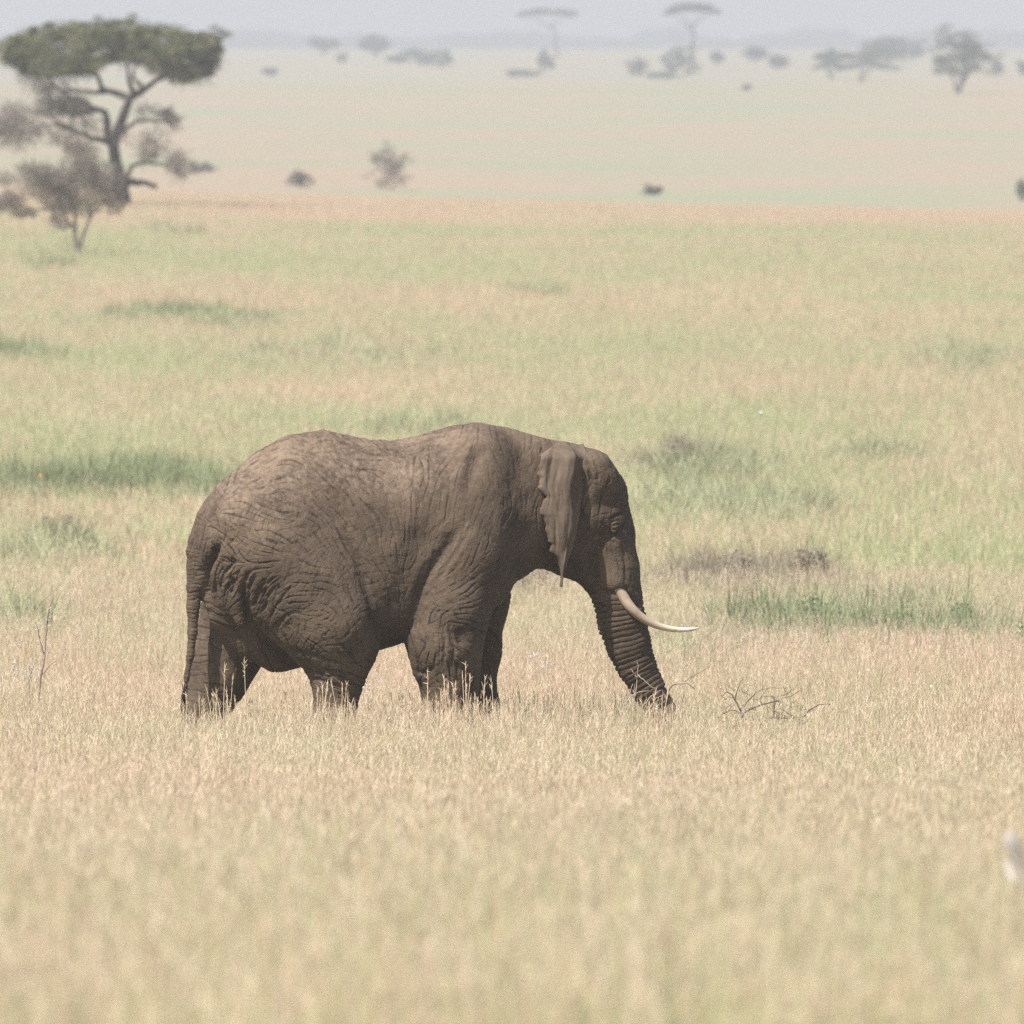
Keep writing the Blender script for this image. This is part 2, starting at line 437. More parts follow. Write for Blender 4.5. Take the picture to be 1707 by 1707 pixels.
# green ground cover in streaks
def build_green():
    vs = []
    for i in range(4):
        vs.append(grass_patch('green_square', 1.0, 300, 0, .55, .012, 300 + i, mat=M_SHRUB, spread=.5))
    def y_for_top(px, toprow, h):
        ys = np.linspace(95, 845, 500); xs = (px - 853.5) / F * ys
        return float(ys[np.argmin(np.abs(row_at(xs, ys) - h * F / ys - toprow))])
    def lay(name, mat, label, streaks, seed):
        vs = [grass_patch('green_square', 1.0, 170, 0, .50, .010, seed + i, mat=mat, spread=.55) for i in range(5)]
        X, Y, Sc = [], [], []
        for (a, b, r0, r1, n, hh) in streaks:
            for _ in range(n):
                c = min(max(random.gauss(.5, .25), -.15), 1.15); px = a + c * (b - a); w = max(0, 1 - (2*c - 1)**2) ** .5
                row = (r0 + r1) / 2 + random.gauss(0, .27) * (r1 - r0) * (.25 + w) + 4 * math.sin(px * .021)
                y = y_for_top(px, row, hh); X.append((px - 853.5) / F * y); Y.append(y)
                q = .8 + .5 * random.random(); Sc.append((q, q, hh / .50 * (.6 + .6 * random.random()) * (.8 + .25 * w)))
        n = len(X); o = scatter(name, vs, np.array(X), np.array(Y), rng.uniform(0, 6.28, n), np.array(Sc))
        tag(o, label, 'ground cover', kind='stuff')
    lay('green_ground_cover', M_SHRUB, 'darker green low ground cover in streaks left of the elephant and behind the tusk',
        [(-120, 500, 755, 790, 230, .58), (1180, 1480, 1000, 1040, 80, .66), (1400, 1680, 1020, 1050, 80, .66), (200, 430, 502, 514, 60, .6), (-20, 80, 560, 570, 40, .6), (50, 115, 420, 427, 20, .55)], 300)
    lay('pale_green_ground_cover', M_LSHRUB, 'paler green low ground cover in loose streaks over the plain',
        [(1030, 1370, 802, 830, 110, .6), (1060, 1300, 740, 770, 60, .6), (1280, 1700, 980, 1010, 60, .6), (150, 560, 508, 522, 60, .6), (20, 170, 868, 892, 24, .6), (1070, 1200, 1060, 1090, 30, .6), (-20, 60, 1000, 1025, 14, .65), (220, 340, 370, 377, 20, .55), (1400, 1520, 735, 745, 20, .55),
         (860, 960, 470, 480, 16, .55), (1500, 1707, 560, 600, 60, .5), (380, 760, 560, 600, 60, .5), (600, 800, 688, 700, 20, .55)], 340)
    lay('brown_ground_cover', M_BSHRUB, 'dry brownish low scrub in a loose band right of the elephant head and tusk', [(1060, 1430, 925, 962, 90, .62), (1090, 1220, 732, 758, 30, .62), (860, 930, 940, 965, 12, .6)], 360)
build_green()

# ------------------------------------------------------------------ elephant
TH = R(17.0); CT, ST = math.cos(TH), math.sin(TH)
EPX, EY, FOOT = 690.0, 150.0, 1300.0
PXM = F / EY
def U(px, py, v):
    """photo pixel + lateral offset v (towards the camera) -> body frame (u,v,z)"""
    X = (px - EPX) / PXM
    return np.array([(X - v * ST) / CT, v, (FOOT - py) / PXM])

def smin(a, b, k):
    h = np.maximum(k - np.abs(a - b), 0) / k
    return np.minimum(a, b) - h * h * k * .25
def smax(a, b, k): return -smin(-a, -b, k)

def elephant_sdf(u, v, z):
    shp = np.broadcast(u, v, z).shape
    # --- torso loft: photo px -> top, bottom, half width
    tab = np.array([
        # px, top, bottom, halfwidth
        [322, 905, 925, .06], [330, 868, 962, .22], [345, 836, 1000, .36], [380, 796, 1040, .50], [430, 750, 1072, .60], [480, 724, 1090, .66],
        [540, 717, 1094, .71], [600, 731, 1088, .76], [650, 738, 1077, .79], [700, 727, 1062, .78], [750, 711, 1046, .72], [795, 705, 1022, .64],
        [850, 716, 978, .48], [900, 733, 944, .36], [940, 745, 950, .30], [960, 760, 940, .26]])
    uu = (tab[:, 0] - EPX) / PXM / CT
    top = (FOOT - tab[:, 1]) / PXM; bot = (FOOT - tab[:, 2]) / PXM
    uc = np.clip(u, uu[0], uu[-1])
    def ip(vals):
        fine = np.linspace(uu[0], uu[-1], 400); vv = np.interp(fine, uu, vals)
        ker = np.hanning(13); ker /= ker.sum(); vv = np.convolve(np.pad(vv, 6, mode='edge'), ker, 'valid')
        return np.interp(uc, fine, vv)
    T, B, W = ip(top), ip(bot), ip(tab[:, 3])
    zc = B + (T - B) * .46
    hz = np.where(z > zc, T - zc, zc - B)
    zz = (z - zc) / hz
    # narrower, roof-like towards the spine
    Wz = W * (1 - .24 * np.clip(zz, 0, 1) ** 1.3)
    p = 2.25
    rr = (np.abs(zz) ** p + np.abs(v / Wz) ** p) ** (1 / p)
    d = (rr - 1) * np.minimum(hz, W) * .9
    d = d + np.abs(u - uc)
    d = np.broadcast_to(d, shp).copy()

    def cone(a, b, ra, rb, k=.12, sv=1.0, sub=False):
        nonlocal d
        lo = np.minimum(a, b) - max(ra, rb) * max(1, sv) - k - .12; hi = np.maximum(a, b) + max(ra, rb) * max(1, sv) + k + .12
        iu = np.where((u[:, 0, 0] >= lo[0]) & (u[:, 0, 0] <= hi[0]))[0]; iv = np.where((v[0, :, 0] >= lo[1]) & (v[0, :, 0] <= hi[1]))[0]; iz = np.where((z[0, 0, :] >= lo[2]) & (z[0, 0, :] <= hi[2]))[0]
        if not (len(iu) and len(iv) and len(iz)): return
        su, sv_, sz = slice(iu[0], iu[-1]+1), slice(iv[0], iv[-1]+1), slice(iz[0], iz[-1]+1)
        pu, pv, pz = u[su] - a[0], (v[:, sv_] - a[1]) / sv, z[:, :, sz] - a[2]
        ab = np.array([b[0]-a[0], (b[1]-a[1]) / sv, b[2]-a[2]]); L = ab @ ab + 1e-9
        t = np.clip((pu*ab[0] + pv*ab[1] + pz*ab[2]) / L, 0, 1)
        dist = np.sqrt((pu - t*ab[0])**2 + (pv - t*ab[1])**2 + (pz - t*ab[2])**2) - (ra + (rb-ra)*t)
        blk = d[su, sv_, sz]
        d[su, sv_, sz] = smax(blk, -dist, k) if sub else smin(blk, dist, k)
    def chain(pts, k=.1, sv=1.0):
        for (a, b) in zip(pts[:-1], pts[1:]):
            cone(U(*a[:3]), U(*b[:3]), a[3], b[3], k, sv)
    # hips, buttocks
    cone(U(418, 862, .36), U(455, 925, .42), .33, .36, .30); cone(U(395, 862, -.34), U(430, 920, -.40), .30, .33, .30)
    cone(U(372, 905, .22), U(408, 990, .28), .20, .18, .14)
    # shoulder blade and shoulder mass
    cone(U(803, 762, .30), U(770, 905, .47), .17, .27, .26); cone(U(790, 765, -.30), U(755, 905, -.47), .17, .27, .26)
    cone(U(790, 900, .40), U(800, 965, .34), .30, .27, .2)
    # near foreleg
    chain([(772, 935, .44, .36), (752, 1020, .50, .345), (744, 1072, .50, .325), (748, 1130, .48, .255), (751, 1180, .47, .222), (749, 1240, .46, .205), (752, 1292, .46, .235)], .12)
    cone(U(702, 1062, .52), U(708, 1112, .52), .125, .10, .10)
    # far foreleg
    chain([(805, 940, -.34, .30), (800, 1010, -.36, .25), (794, 1090, -.38, .215), (792, 1180, -.38, .20), (792, 1292, -.38, .225)], .12)
    # near hind leg
    chain([(468, 915, .36, .40), (508, 985, .44, .43), (548, 1040, .50, .415), (566, 1085, .50, .32)], .16)
    chain([(562, 1080, .50, .31), (563, 1130, .50, .225), (559, 1180, .49, .182), (552, 1240, .48, .18), (556, 1292, .48, .215)], .10)
    cone(U(604, 1052, .54), U(598, 1078, .54), .145, .12, .12)
    # far hind leg
    chain([(432, 930, -.36, .36), (405, 1020, -.40, .36), (378, 1090, -.42, .30), (362, 1135, -.42, .245), (344, 1180, -.42, .185), (330, 1240, -.42, .175), (324, 1292, -.42, .21)], .12)
    # hanging skin between the hind legs
    chain([(352, 950, .02, .10), (378, 1020, .03, .12), (420, 1068, .03, .13), (462, 1092, .03, .125), (520, 1088, .02, .10)], .14)
    # skin pouch lobes below the tail, on the near side
    cone(U(372, 940, .24), U(378, 990, .24), .085, .095, .05); cone(U(396, 1000, .34), U(404, 1030, .34), .055, .06, .04)
    # neck, head
    cone(U(880, 838, 0), U(945, 838, 0), .46, .40, .22, .72)
    cone(U(968, 812, .0), U(985, 830, .0), .355, .33, .14, .98)
    cone(U(985, 835, 0), U(1004, 895, 0), .335, .30, .12, .90)
    cone(U(1004, 895, 0), U(1018, 965, 0), .295, .265, .10, .78)
    # temple lobe / top knuckle
    cone(U(990, 782, .20), U(1002, 800, .20), .17, .16, .10)
    # jaw
    cone(U(918, 885, 0), U(962, 925, 0), .30, .225, .14, .85); cone(U(962, 925, 0), U(990, 955, 0), .22, .16, .10, .8)
    # cheek bone below the eye and brow
    cone(U(985, 868, .20), U(1022, 872, .17), .13, .095, .08); cone(U(1028, 850, .155), U(1040, 862, .13), .075, .06, .06)
    # tusk sheaths
    for sg in (1, -1):
        cone(U(1026, 900, .11 * sg), U(1026, 972, .145 * sg), .10, .128, .10)
    # trunk
    chain([(1024, 950, 0, .245), (1030, 1000, .0, .222), (1037, 1040, 0, .216), (1048, 1080, 0, .196), (1061, 1115, 0, .172), (1080, 1150, 0, .152), (1100, 1187, 0, .134), (1117, 1228, .0, .115), (1130, 1268, .0, .10), (1150, 1284, .0, .085)], .06)
    # mouth shadow / hollow behind the sheath, hollow temple, hollow under the ear
    cone(U(994, 925, .32), U(998, 965, .30), .055, .05, .06, sub=True)
    cone(U(972, 800, .47), U(968, 850, .47), .08, .09, .10, sub=True)
    cone(U(1012, 838, .40), U(1022, 835, .34), .055, .05, .10, sub=True)
    cone(U(716, 905, .90), U(690, 1000, .90), .13, .14, .22, sub=True)
    cone(U(1026, 876, .325), U(1027, 879, .325), .036, .036, .03, sub=True)
    # hollow under the root of the tail
    # tail
    chain([(352, 868, .0, .14), (336, 900, -.0, .105), (329, 940, -.02, .090), (327, 975, -.03, .078), (324, 1010, -.03, .062), (323, 1050, -.03, .047), (319, 1090, -.03, .037), (313, 1125, -.03, .028), (309, 1152, -.03, .022)], .035)
    return d

def surface_nets(Fv, org, h):
    nx, ny, nz = Fv.shape; neg = Fv < 0
    c = neg[:-1, :-1, :-1].astype(np.int8)
    tot = sum(neg[a:nx-1+a, b:ny-1+b, c_:nz-1+c_].astype(np.int8) for a in (0, 1) for b in (0, 1) for c_ in (0, 1))
    act = (tot > 0) & (tot < 8)
    ci = np.argwhere(act); idx = -np.ones(act.shape, np.int64); idx[act] = np.arange(len(ci))
    corners = [(a, b, c_) for a in (0, 1) for b in (0, 1) for c_ in (0, 1)]
    val = {k: Fv[ci[:, 0]+k[0], ci[:, 1]+k[1], ci[:, 2]+k[2]] for k in corners}
    acc = np.zeros((len(ci), 3)); cnt = np.zeros(len(ci))
    for i, a in enumerate(corners):
        for b in corners[i+1:]:
            if sum(abs(np.subtract(a, b))) != 1: continue
            va, vb = val[a], val[b]; x = (va < 0) != (vb < 0)
            t = np.where(x, va / np.where(x, va - vb, 1), 0)[:, None]
            acc += np.where(x[:, None], np.array(a) + t * (np.array(b) - np.array(a)), 0); cnt += x
    V = org + (ci + acc / cnt[:, None]) * h
    Qs = []
    for ax in range(3):
        o1, o2 = [k for k in range(3) if k != ax]
        s0 = [slice(None)]*3; s1 = [slice(None)]*3; s0[ax] = slice(0, -1); s1[ax] = slice(1, None)
        x = neg[tuple(s0)] != neg[tuple(s1)]
        e = np.argwhere(x); ok = (e[:, o1] > 0) & (e[:, o2] > 0) & (e[:, o1] < act.shape[o1]) & (e[:, o2] < act.shape[o2]); e = e[ok]
        inside = neg[e[:, 0], e[:, 1], e[:, 2]]
        def cell(d1, d2):
            q = e.copy(); q[:, o1] -= d1; q[:, o2] -= d2; return idx[q[:, 0], q[:, 1], q[:, 2]]
        q = np.stack([cell(1, 1), cell(0, 1), cell(0, 0), cell(1, 0)], -1)
        flip = inside if ax != 1 else ~inside
        q[~flip] = q[~flip][:, ::-1]
        Qs.append(q)
    return V, np.concatenate(Qs)

# direction field of the skin folds (photo pixels, angle in degrees, y down)
FOLD = [(330,900,-80),(350,840,-60),(400,790,-48),(450,790,-30),(420,840,5),(380,870,15),(440,880,28),(480,850,30),(400,910,35),(540,740,5),(520,790,35),(560,830,45),
        (600,760,20),(640,800,55),(560,900,52),(610,900,62),(620,980,66),(655,960,84),(660,1040,80),(690,870,88),(700,780,80),(740,760,-55),
        (715,930,-72),(740,880,-66),(700,1000,-55),(735,980,-38),(760,930,-55),(790,850,-78),(800,760,-75),(850,800,80),(850,900,-70),(880,930,-50),
        (770,975,-12),(800,985,-20),(770,1020,-4),(735,1050,80),(700,1080,-85),(775,1080,20),(750,1130,78),(800,1100,80),(750,1180,5),
        (360,980,70),(395,960,-55),(425,985,-48),(450,1005,-52),(440,950,-30),(500,950,8),(470,1010,-45),(505,990,-12),(540,970,22),(595,1000,62),(525,1025,15),(560,1030,55),(560,1060,75),(600,1050,75),(480,1060,60),(530,1080,40),
        (560,1105,12),(530,1105,10),(560,1150,8),(590,1120,25),(350,1060,0),(390,1090,70),(340,1130,10),(330,1000,0),(322,1060,0),
        (940,860,75),(980,820,-75),(1000,780,70),(1030,850,-60),(1000,900,80),(960,930,65),(1045,930,80),(1030,960,84),(1055,1000,60),(1000,1000,-5),
        (1035,1040,-8),(1048,1080,-16),(1062,1115,-24),(1080,1150,-32),(1100,1187,-32),(1120,1230,-30),(650,740,0),(700,740,-20),(560,1090,60),(620,1070,70)]
def fold_textures():
    W, H = 960, 640; x0, y0 = 260, 660
    gx, gy = np.meshgrid(np.arange(0, W, 8) + x0, np.arange(0, H, 8) + y0)
    num = np.zeros(gx.shape, complex); den = np.zeros(gx.shape)
    for (a, b, g) in FOLD:
        w = 1.0 / (((gx - a)**2 + (gy - b)**2) + 300.0) ** 1.4
        num += w * np.exp(2j * math.radians(g)); den += w
    ang = num / den
    xi = np.clip(np.arange(W) / 8, 0, gx.shape[1] - 1.001); yi = np.clip(np.arange(H) / 8, 0, gx.shape[0] - 1.001)
    xf, yf = xi % 1, yi % 1; xi = xi.astype(int); yi = yi.astype(int)
    A = (ang[np.ix_(yi, xi)] * (1-yf)[:, None] * (1-xf) + ang[np.ix_(yi, np.minimum(xi+1, gx.shape[1]-1))] * (1-yf)[:, None] * xf
         + ang[np.ix_(np.minimum(yi+1, gx.shape[0]-1), xi)] * yf[:, None] * (1-xf) + ang[np.ix_(np.minimum(yi+1, gx.shape[0]-1), np.minimum(xi+1, gx.shape[1]-1))] * yf[:, None] * xf)
    th = np.angle(A) / 2
    def blur(I, s):
        k = np.exp(-.5 * (np.arange(-int(3*s)-1, int(3*s)+2) / s)**2); k /= k.sum()
        I = np.apply_along_axis(lambda r: np.convolve(r, k, 'same'), 1, I); return np.apply_along_axis(lambda r: np.convolve(r, k, 'same'), 0, I)
    def lic(seed, sig, L, off=0.0, wob=.25):
        r = np.random.default_rng(seed)
        I = blur(r.normal(size=(H, W)), sig); I -= blur(I, sig * 2.2); I /= I.std()
        wv = blur(r.normal(size=(H, W)), 14); wv = wv / wv.std() * wob
        cx, sx = np.cos(th + off + wv), np.sin(th + off + wv); acc = I.copy(); n = 1
        for sgn in (1, -1):
            X, Y = np.meshgrid(np.arange(W, dtype=float), np.arange(H, dtype=float))
            for _ in range(L):
                iy = np.clip(np.rint(Y).astype(int), 0, H-1); ix = np.clip(np.rint(X).astype(int), 0, W-1)
                X += sgn * cx[iy, ix]; Y += sgn * sx[iy, ix]
                iy = np.clip(np.rint(Y).astype(int), 0, H-1); ix = np.clip(np.rint(X).astype(int), 0, W-1)
                acc += I[iy, ix]; n += 1
        acc /= acc.std(); return acc
    return (x0, y0), lic(1, 1.5, 20, 0, .22), lic(2, 1.7, 9, math.pi/2, .45), lic(3, 3.6, 26, 0, .2)

def elephant():
    h = .022
    lo = np.array([-2.55, -.98, -.06]); hi = np.array([2.85, 1.12, 3.42])
    n = np.ceil((hi - lo) / h).astype(int)
    u = (lo[0] + np.arange(n[0]) * h)[:, None, None]; v = (lo[1] + np.arange(n[1]) * h)[None, :, None]; z = (lo[2] + np.arange(n[2]) * h)[None, None, :]
    D = elephant_sdf(u, v, z)
    V, Q = surface_nets(D, lo, h)
    me = npmesh('elephant_coarse', V, Q, True)
    tmp = bpy.data.objects.new('tmp', me); C.objects.link(tmp)
    md = tmp.modifiers.new('s', 'SMOOTH'); md.iterations = 2; md.factor = .5
    md = tmp.modifiers.new('d', 'SUBSURF'); md.levels = 2; md.render_levels = 2
    ev = tmp.evaluated_get(bpy.context.evaluated_depsgraph_get())
    me2 = bpy.data.meshes.new_from_object(ev)
    bpy.data.objects.remove(tmp); bpy.data.meshes.remove(me)
    nv = len(me2.vertices); co = np.empty(nv*3, np.float32); me2.vertices.foreach_get('co', co); co = co.reshape(-1, 3).astype(float)
    no = np.empty(nv*3, np.float32); me2.vertices.foreach_get('normal', no); no = no.reshape(-1, 3).astype(float)
    X = co[:, 0] * CT + co[:, 1] * ST
    px = EPX + X * PXM; py = FOOT - co[:, 2] * PXM
    (x0, y0), A, B, Cc = fold_textures()
    def smp(I):
        fx = np.clip(px - x0, 0, I.shape[1] - 1.01); fy = np.clip(py - y0, 0, I.shape[0] - 1.01)
        ix, iy = fx.astype(int), fy.astype(int); tx, ty = fx - ix, fy - iy
        return I[iy, ix]*(1-tx)*(1-ty) + I[iy, ix+1]*tx*(1-ty) + I[iy+1, ix]*(1-tx)*ty + I[iy+1, ix+1]*tx*ty
    a, b, c = smp(A), smp(B), smp(Cc)
    def region(cx, cy, rx, ry): return np.exp(-(((px-cx)/rx)**2 + ((py-cy)/ry)**2))
    amp = .62 - .2*region(560, 745, 150, 35) + .7*region(430, 985, 65, 70) + .6*region(560, 1110, 60, 40) + .12*region(520, 1020, 90, 80) + .35*region(745, 1040, 70, 80) + .25*region(570, 860, 100, 100) + .5*region(360, 920, 40, 60) - .32*region(850, 800, 70, 80) + .1*region(1010, 870, 45, 90)+ .4*region(745, 1120, 50, 30)
    amp = np.clip(amp, .1, 1.6)
    crease = lambda f: -np.minimum(np.maximum(0, f - .45), 1.6) + .12
    grid = np.clip(.35 + .8*region(545, 1030, 80, 70) + .7*region(770, 1010, 60, 50) + .5*region(400, 860, 70, 60) + .5*region(1000, 860, 60, 60), 0, 1)
    disp = amp * (.0058 * crease(a) + .0048 * grid * crease(b)) + .010 * crease(c) * np.clip(region(440, 985, 55, 60)*1.2 + region(545, 1108, 55, 34)*.8 + region(360, 930, 40, 70)*.7 + .45*region(740, 1060, 60, 90) + .5*region(575, 850, 110, 110) + .2, 0, 1.3)
    disp *= (1 - .8*region(1030, 1070, 60, 110))
    # the larger folds and hollows, each along its own line on the side that faces the camera
    facing = ss(-.05, .35, no[:, 1] * CT - no[:, 0] * ST * .3) * (co[:, 1] > -.25)
    dark = np.zeros(nv)
    def carve(pts, w, depth, dk=.5, sides=None):
        pts = np.array(pts, float); m0 = (px > pts[:, 0].min() - 4*w) & (px < pts[:, 0].max() + 4*w) & (py > pts[:, 1].min() - 4*w) & (py < pts[:, 1].max() + 4*w)
        ii = np.where(m0)[0]; X_, Y_ = px[ii] + 1.6*vnoise(np.stack([px[ii]/9, py[ii]/9, 0*px[ii]], -1), 77), py[ii] + 1.6*vnoise(np.stack([px[ii]/9, py[ii]/9, 0*px[ii]], -1), 78); best_ = np.full(len(ii), 1e9); ta = np.zeros(len(ii)); n_ = len(pts) - 1
        for k_, (p, q) in enumerate(zip(pts[:-1], pts[1:])):
            dv = q - p; L2 = dv @ dv + 1e-9; t = np.clip(((X_-p[0])*dv[0] + (Y_-p[1])*dv[1]) / L2, 0, 1); dd = np.hypot(X_-p[0]-t*dv[0], Y_-p[1]-t*dv[1])
            m = dd < best_; best_[m] = dd[m]; ta[m] = ((k_ + t) / n_)[m]
        g = np.exp(-(best_ / w)**2) * np.clip(np.sin(np.pi * np.clip(ta, .04, .96)) * 1.6, 0, 1) * facing[ii]
        disp[ii] -= depth * g
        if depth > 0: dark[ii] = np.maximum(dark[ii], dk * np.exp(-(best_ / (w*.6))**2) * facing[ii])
    for pts, w_, dp in (
        ([(370, 895), (362, 915), (349, 937), (342, 950), (344, 985), (354, 1012)], 6, .075), ([(388, 955), (391, 972), (387, 990)], 4.5, .035), ([(409, 960), (406, 985), (413, 1008), (423, 1035)], 6, .055),
        ([(362, 960), (359, 985), (368, 1006)], 4, .02), ([(423, 1035), (440, 1062), (470, 1085), (495, 1100)], 6, .04), ([(395, 925), (388, 940), (370, 955)], 3.5, .02), ([(420, 945), (411, 965)], 4, .02),
        ([(430, 950), (418, 975), (417, 1000)], 3.5, .022), ([(450, 955), (432, 985), (427, 1010)], 3.5, .02), ([(470, 962), (448, 990), (438, 1020)], 3.5, .018), ([(492, 968), (465, 1000), (450, 1030)], 3, .014),
        ([(575, 880), (597, 930), (615, 980), (629, 1030), (634, 1065)], 8, .035), ([(775, 865), (748, 905), (722, 942), (702, 982), (690, 1035)], 11, .05), ([(790, 870), (762, 915), (738, 950), (712, 990)], 5, .016),
        ([(810, 738), (793, 765), (782, 800), (776, 830)], 11, .028), ([(785, 735), (772, 765), (764, 800)], 9, -.02),
        ([(964, 780), (968, 815), (965, 850), (960, 885)], 8, .05), ([(978, 765), (984, 785), (986, 808)], 4.5, .022), ([(992, 770), (998, 790), (997, 806)], 3, .012),
        ([(1004, 897), (995, 920), (990, 950), (992, 982)], 7, .045), ([(1006, 905), (1018, 903), (1026, 910)], 4, .012), ([(1002, 989), (1022, 991), (1042, 986)], 4, .03), ([(1044, 984), (1053, 998), (1062, 1012), (1067, 1022)], 3.2, .022),
        ([(1015, 869), (1026, 863), (1038, 858), (1046, 850)], 3, .014), ([(1014, 883), (1022, 891), (1033, 888), (1040, 878)], 2.6, .012), ([(998, 893), (1012, 900), (1030, 896)], 3, .014), ([(1010, 892), (1020, 897), (1034, 891)], 2.2, .008),
        ([(1038, 900), (1041, 930), (1044, 960), (1044, 980)], 3, .010),
        ([(478, 1080), (500, 1081), (520, 1086), (540, 1093)], 3, .02), ([(492, 1096), (515, 1098), (528, 1108), (545, 1124)], 3, .02), ([(508, 1112), (530, 1115), (542, 1116)], 3, .016), ([(520, 1128), (535, 1126), (556, 1136), (580, 1140)], 3, .016),
        ([(735, 1028), (742, 1065), (740, 1105)], 4, .018), ([(750, 1040), (757, 1078), (752, 1115)], 4, .016), ([(690, 1116), (712, 1119), (724, 1106)], 4, .02), ([(765, 1040), (769, 1056), (766, 1072)], 12, .035),
        ([(940, 930), (958, 948), (978, 960)], 5, .012), ([(935, 890), (955, 905), (975, 910)], 5, .010), ([(340, 1040), (352, 1070), (356, 1100), (358, 1130)], 3, -.012)):
        carve(pts, w_, dp)
    # rings of the trunk
    tr = np.array([(1020, 940), (1030, 1000), (1037, 1040), (1048, 1080), (1061, 1115), (1080, 1150), (1100, 1187), (1117, 1228), (1130, 1268)], float)
    best = np.full(nv, 1e9); arc = np.zeros(nv); acc = 0; side = np.zeros(nv)
    for (p, q) in zip(tr[:-1], tr[1:]):
        dv = q - p; L = np.hypot(*dv); t = np.clip(((px-p[0])*dv[0] + (py-p[1])*dv[1]) / L**2, 0, 1)
        dd = np.hypot(px-p[0]-t*dv[0], py-p[1]-t*dv[1]); m = dd < best; best[m] = dd[m]; arc[m] = (acc + t*L)[m]; acc += L
        side[m] = (((px-p[0])*dv[1] - (py-p[1])*dv[0]) / L)[m]
    tm = ss(40, 75, arc) * (best < 50) * (px > 980)
    wob = 2.2 * vnoise(np.stack([px/22, py/60, co[:, 1]*3], -1), 9) 
    ph = (arc + wob) / 8.6
    ring = np.abs(((ph + .35*vnoise(np.stack([ph*.7, px*0, px*0], -1), 12)) % 1) - .5) * 2
    rear = (1 + .5 * ss(5, 35, -side)) * (.75 + .5 * vnoise(np.stack([px/30, py/12, px*0], -1), 55))
    disp += tm * rear * (-.015 * (1 - ring)**3 + .003)
    # tail rings
    tl = (px < 345) * (py > 905) * (co[:, 1] < .2) * (co[:,1] > -.2)
    disp += tl * (-.0030) * (np.sin(py / 1.15 + 2*vnoise(np.stack([px/6, py/9, px*0], -1), 4)) > .6)
    disp += .012 * fbm(co * 2.3, 21, 3) * (1 - tl)
    disp += .0022 * fbm(co * 22, 31, 2) * (1 - tl)
    # rough caked mud along the back
    up = np.clip(no[:, 2], 0, 1)
    mud = ss(.55, .95, up) * ss(770, 735, py) * ss(480, 540, px) * (1 - ss(720, 800, px))
    disp += mud * .012 * np.maximum(0, fbm(co * 16, 41, 3))
    co2 = co + no * disp[:, None]
    dust_and_light = .95 * ss(.30, .90, up) * ss(2.3, 2.8, co[:, 2]) * (1 - .55 * ss(740, 800, px)) + .95*region(415, 850, 62, 50) + .55*region(520, 780, 120, 50) + .45*region(650, 790, 80, 40) + .25*region(350, 1080, 40, 100) + .3*ss(1050,1180,py)*region(540, 1130, 50, 60) + .4*region(1000,1100,25,90)  # dust on the back, plus the sunlit haunch painted lighter
    dust_and_light = np.clip(dust_and_light, 0, 1)
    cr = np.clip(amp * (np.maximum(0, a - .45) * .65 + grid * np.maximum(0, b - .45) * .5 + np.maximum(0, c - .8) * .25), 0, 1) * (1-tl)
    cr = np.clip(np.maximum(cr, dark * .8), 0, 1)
    W = np.stack([co2[:, 0]*CT + co2[:, 1]*ST, co2[:, 0]*ST - co2[:, 1]*CT, co2[:, 2]], -1)
    me2.vertices.foreach_set('co', W.astype(np.float32).ravel())
    # the body frame is mirrored into world space: flip the faces
    me2.flip_normals()
    vattr(me2, 'dust_and_light', dust_and_light); vattr(me2, 'crease', cr)
    me2.polygons.foreach_set('use_smooth', np.ones(len(me2.polygons), bool))
    me2.update()
    c0 = P(EPX, 853, EY); base = (c0.x, EY, 0.0)
    root = empty('elephant', base, 'brown grey bull elephant walking right with its trunk down in the dry grass', 'elephant')
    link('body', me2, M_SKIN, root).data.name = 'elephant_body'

    def toW(px, py, v):
        q = U(px, py, v); return np.array([q[0]*CT + q[1]*ST, q[0]*ST - q[1]*CT, q[2]])
    # ---- ear: thick sheet, rows down (t), columns from free edge to root (s)
    rows = [  # py, left edge px, front fold px, root px
        (739, 926, 948, 972), (746, 911, 953, 976), (756, 904, 957, 979), (768, 900, 958, 981), (780, 898, 957, 981), (790, 897, 955, 979), (797, 902, 953, 977), (805, 899, 951, 975), (813, 897.5, 950, 973), (821, 903, 949.5, 971),
        (829, 909, 950, 970), (838, 906, 951, 968), (848, 902.5, 952.5, 967), (857, 901, 953.5, 966), (860, 905, 953.5, 965.5), (869, 908, 953.5, 964), (880, 909.5, 953, 962), (893, 911.5, 951, 959), (903, 914, 949, 956), (908, 918, 948, 955), (916, 917, 946.5, 953),
        (921, 916, 945.5, 952), (928, 927, 944, 949), (935, 932, 942.5, 946), (944, 933.5, 941, 943), (956, 934.5, 939, 940), (968, 935, 937.5, 938), (979, 934.2, 936.4, 936.8)]
    rows = np.array(rows, float)
    tt = np.linspace(0, 1, 110); ry = np.interp(tt, np.linspace(0, 1, len(rows)), rows[:, 0])
    rl = np.interp(ry, rows[:, 0], rows[:, 1]); rf = np.interp(ry, rows[:, 0], rows[:, 2]); rr = np.interp(ry, rows[:, 0], rows[:, 3])
    ns = 44; s = np.linspace(0, 1, ns)
    rl = rl + np.clip((960 - ry)/40, 0, 1) * (1.8*vnoise(np.stack([ry/9, ry*0, ry*0], -1), 71) + 1.2*vnoise(np.stack([ry/3.5, ry*0, ry*0], -1), 72))
    ker = np.hanning(23); ker /= ker.sum(); rls = np.convolve(np.pad(rl, 11, mode='edge'), ker, 'valid')
    G = np.zeros((len(ry), ns, 3))
    gi_, gj_ = np.meshgrid(np.arange(len(ry)), s, indexing='ij')
    EN1 = vnoise(np.stack([gj_*2.6 + gi_*.012, gi_/48, gj_*0], -1), 91); EN2 = vnoise(np.stack([gj_*11 + gi_*.03, gi_/24, gj_*0], -1), 92) + .5*vnoise(np.stack([gj_*22, gi_/12, gj_*0], -1), 93)
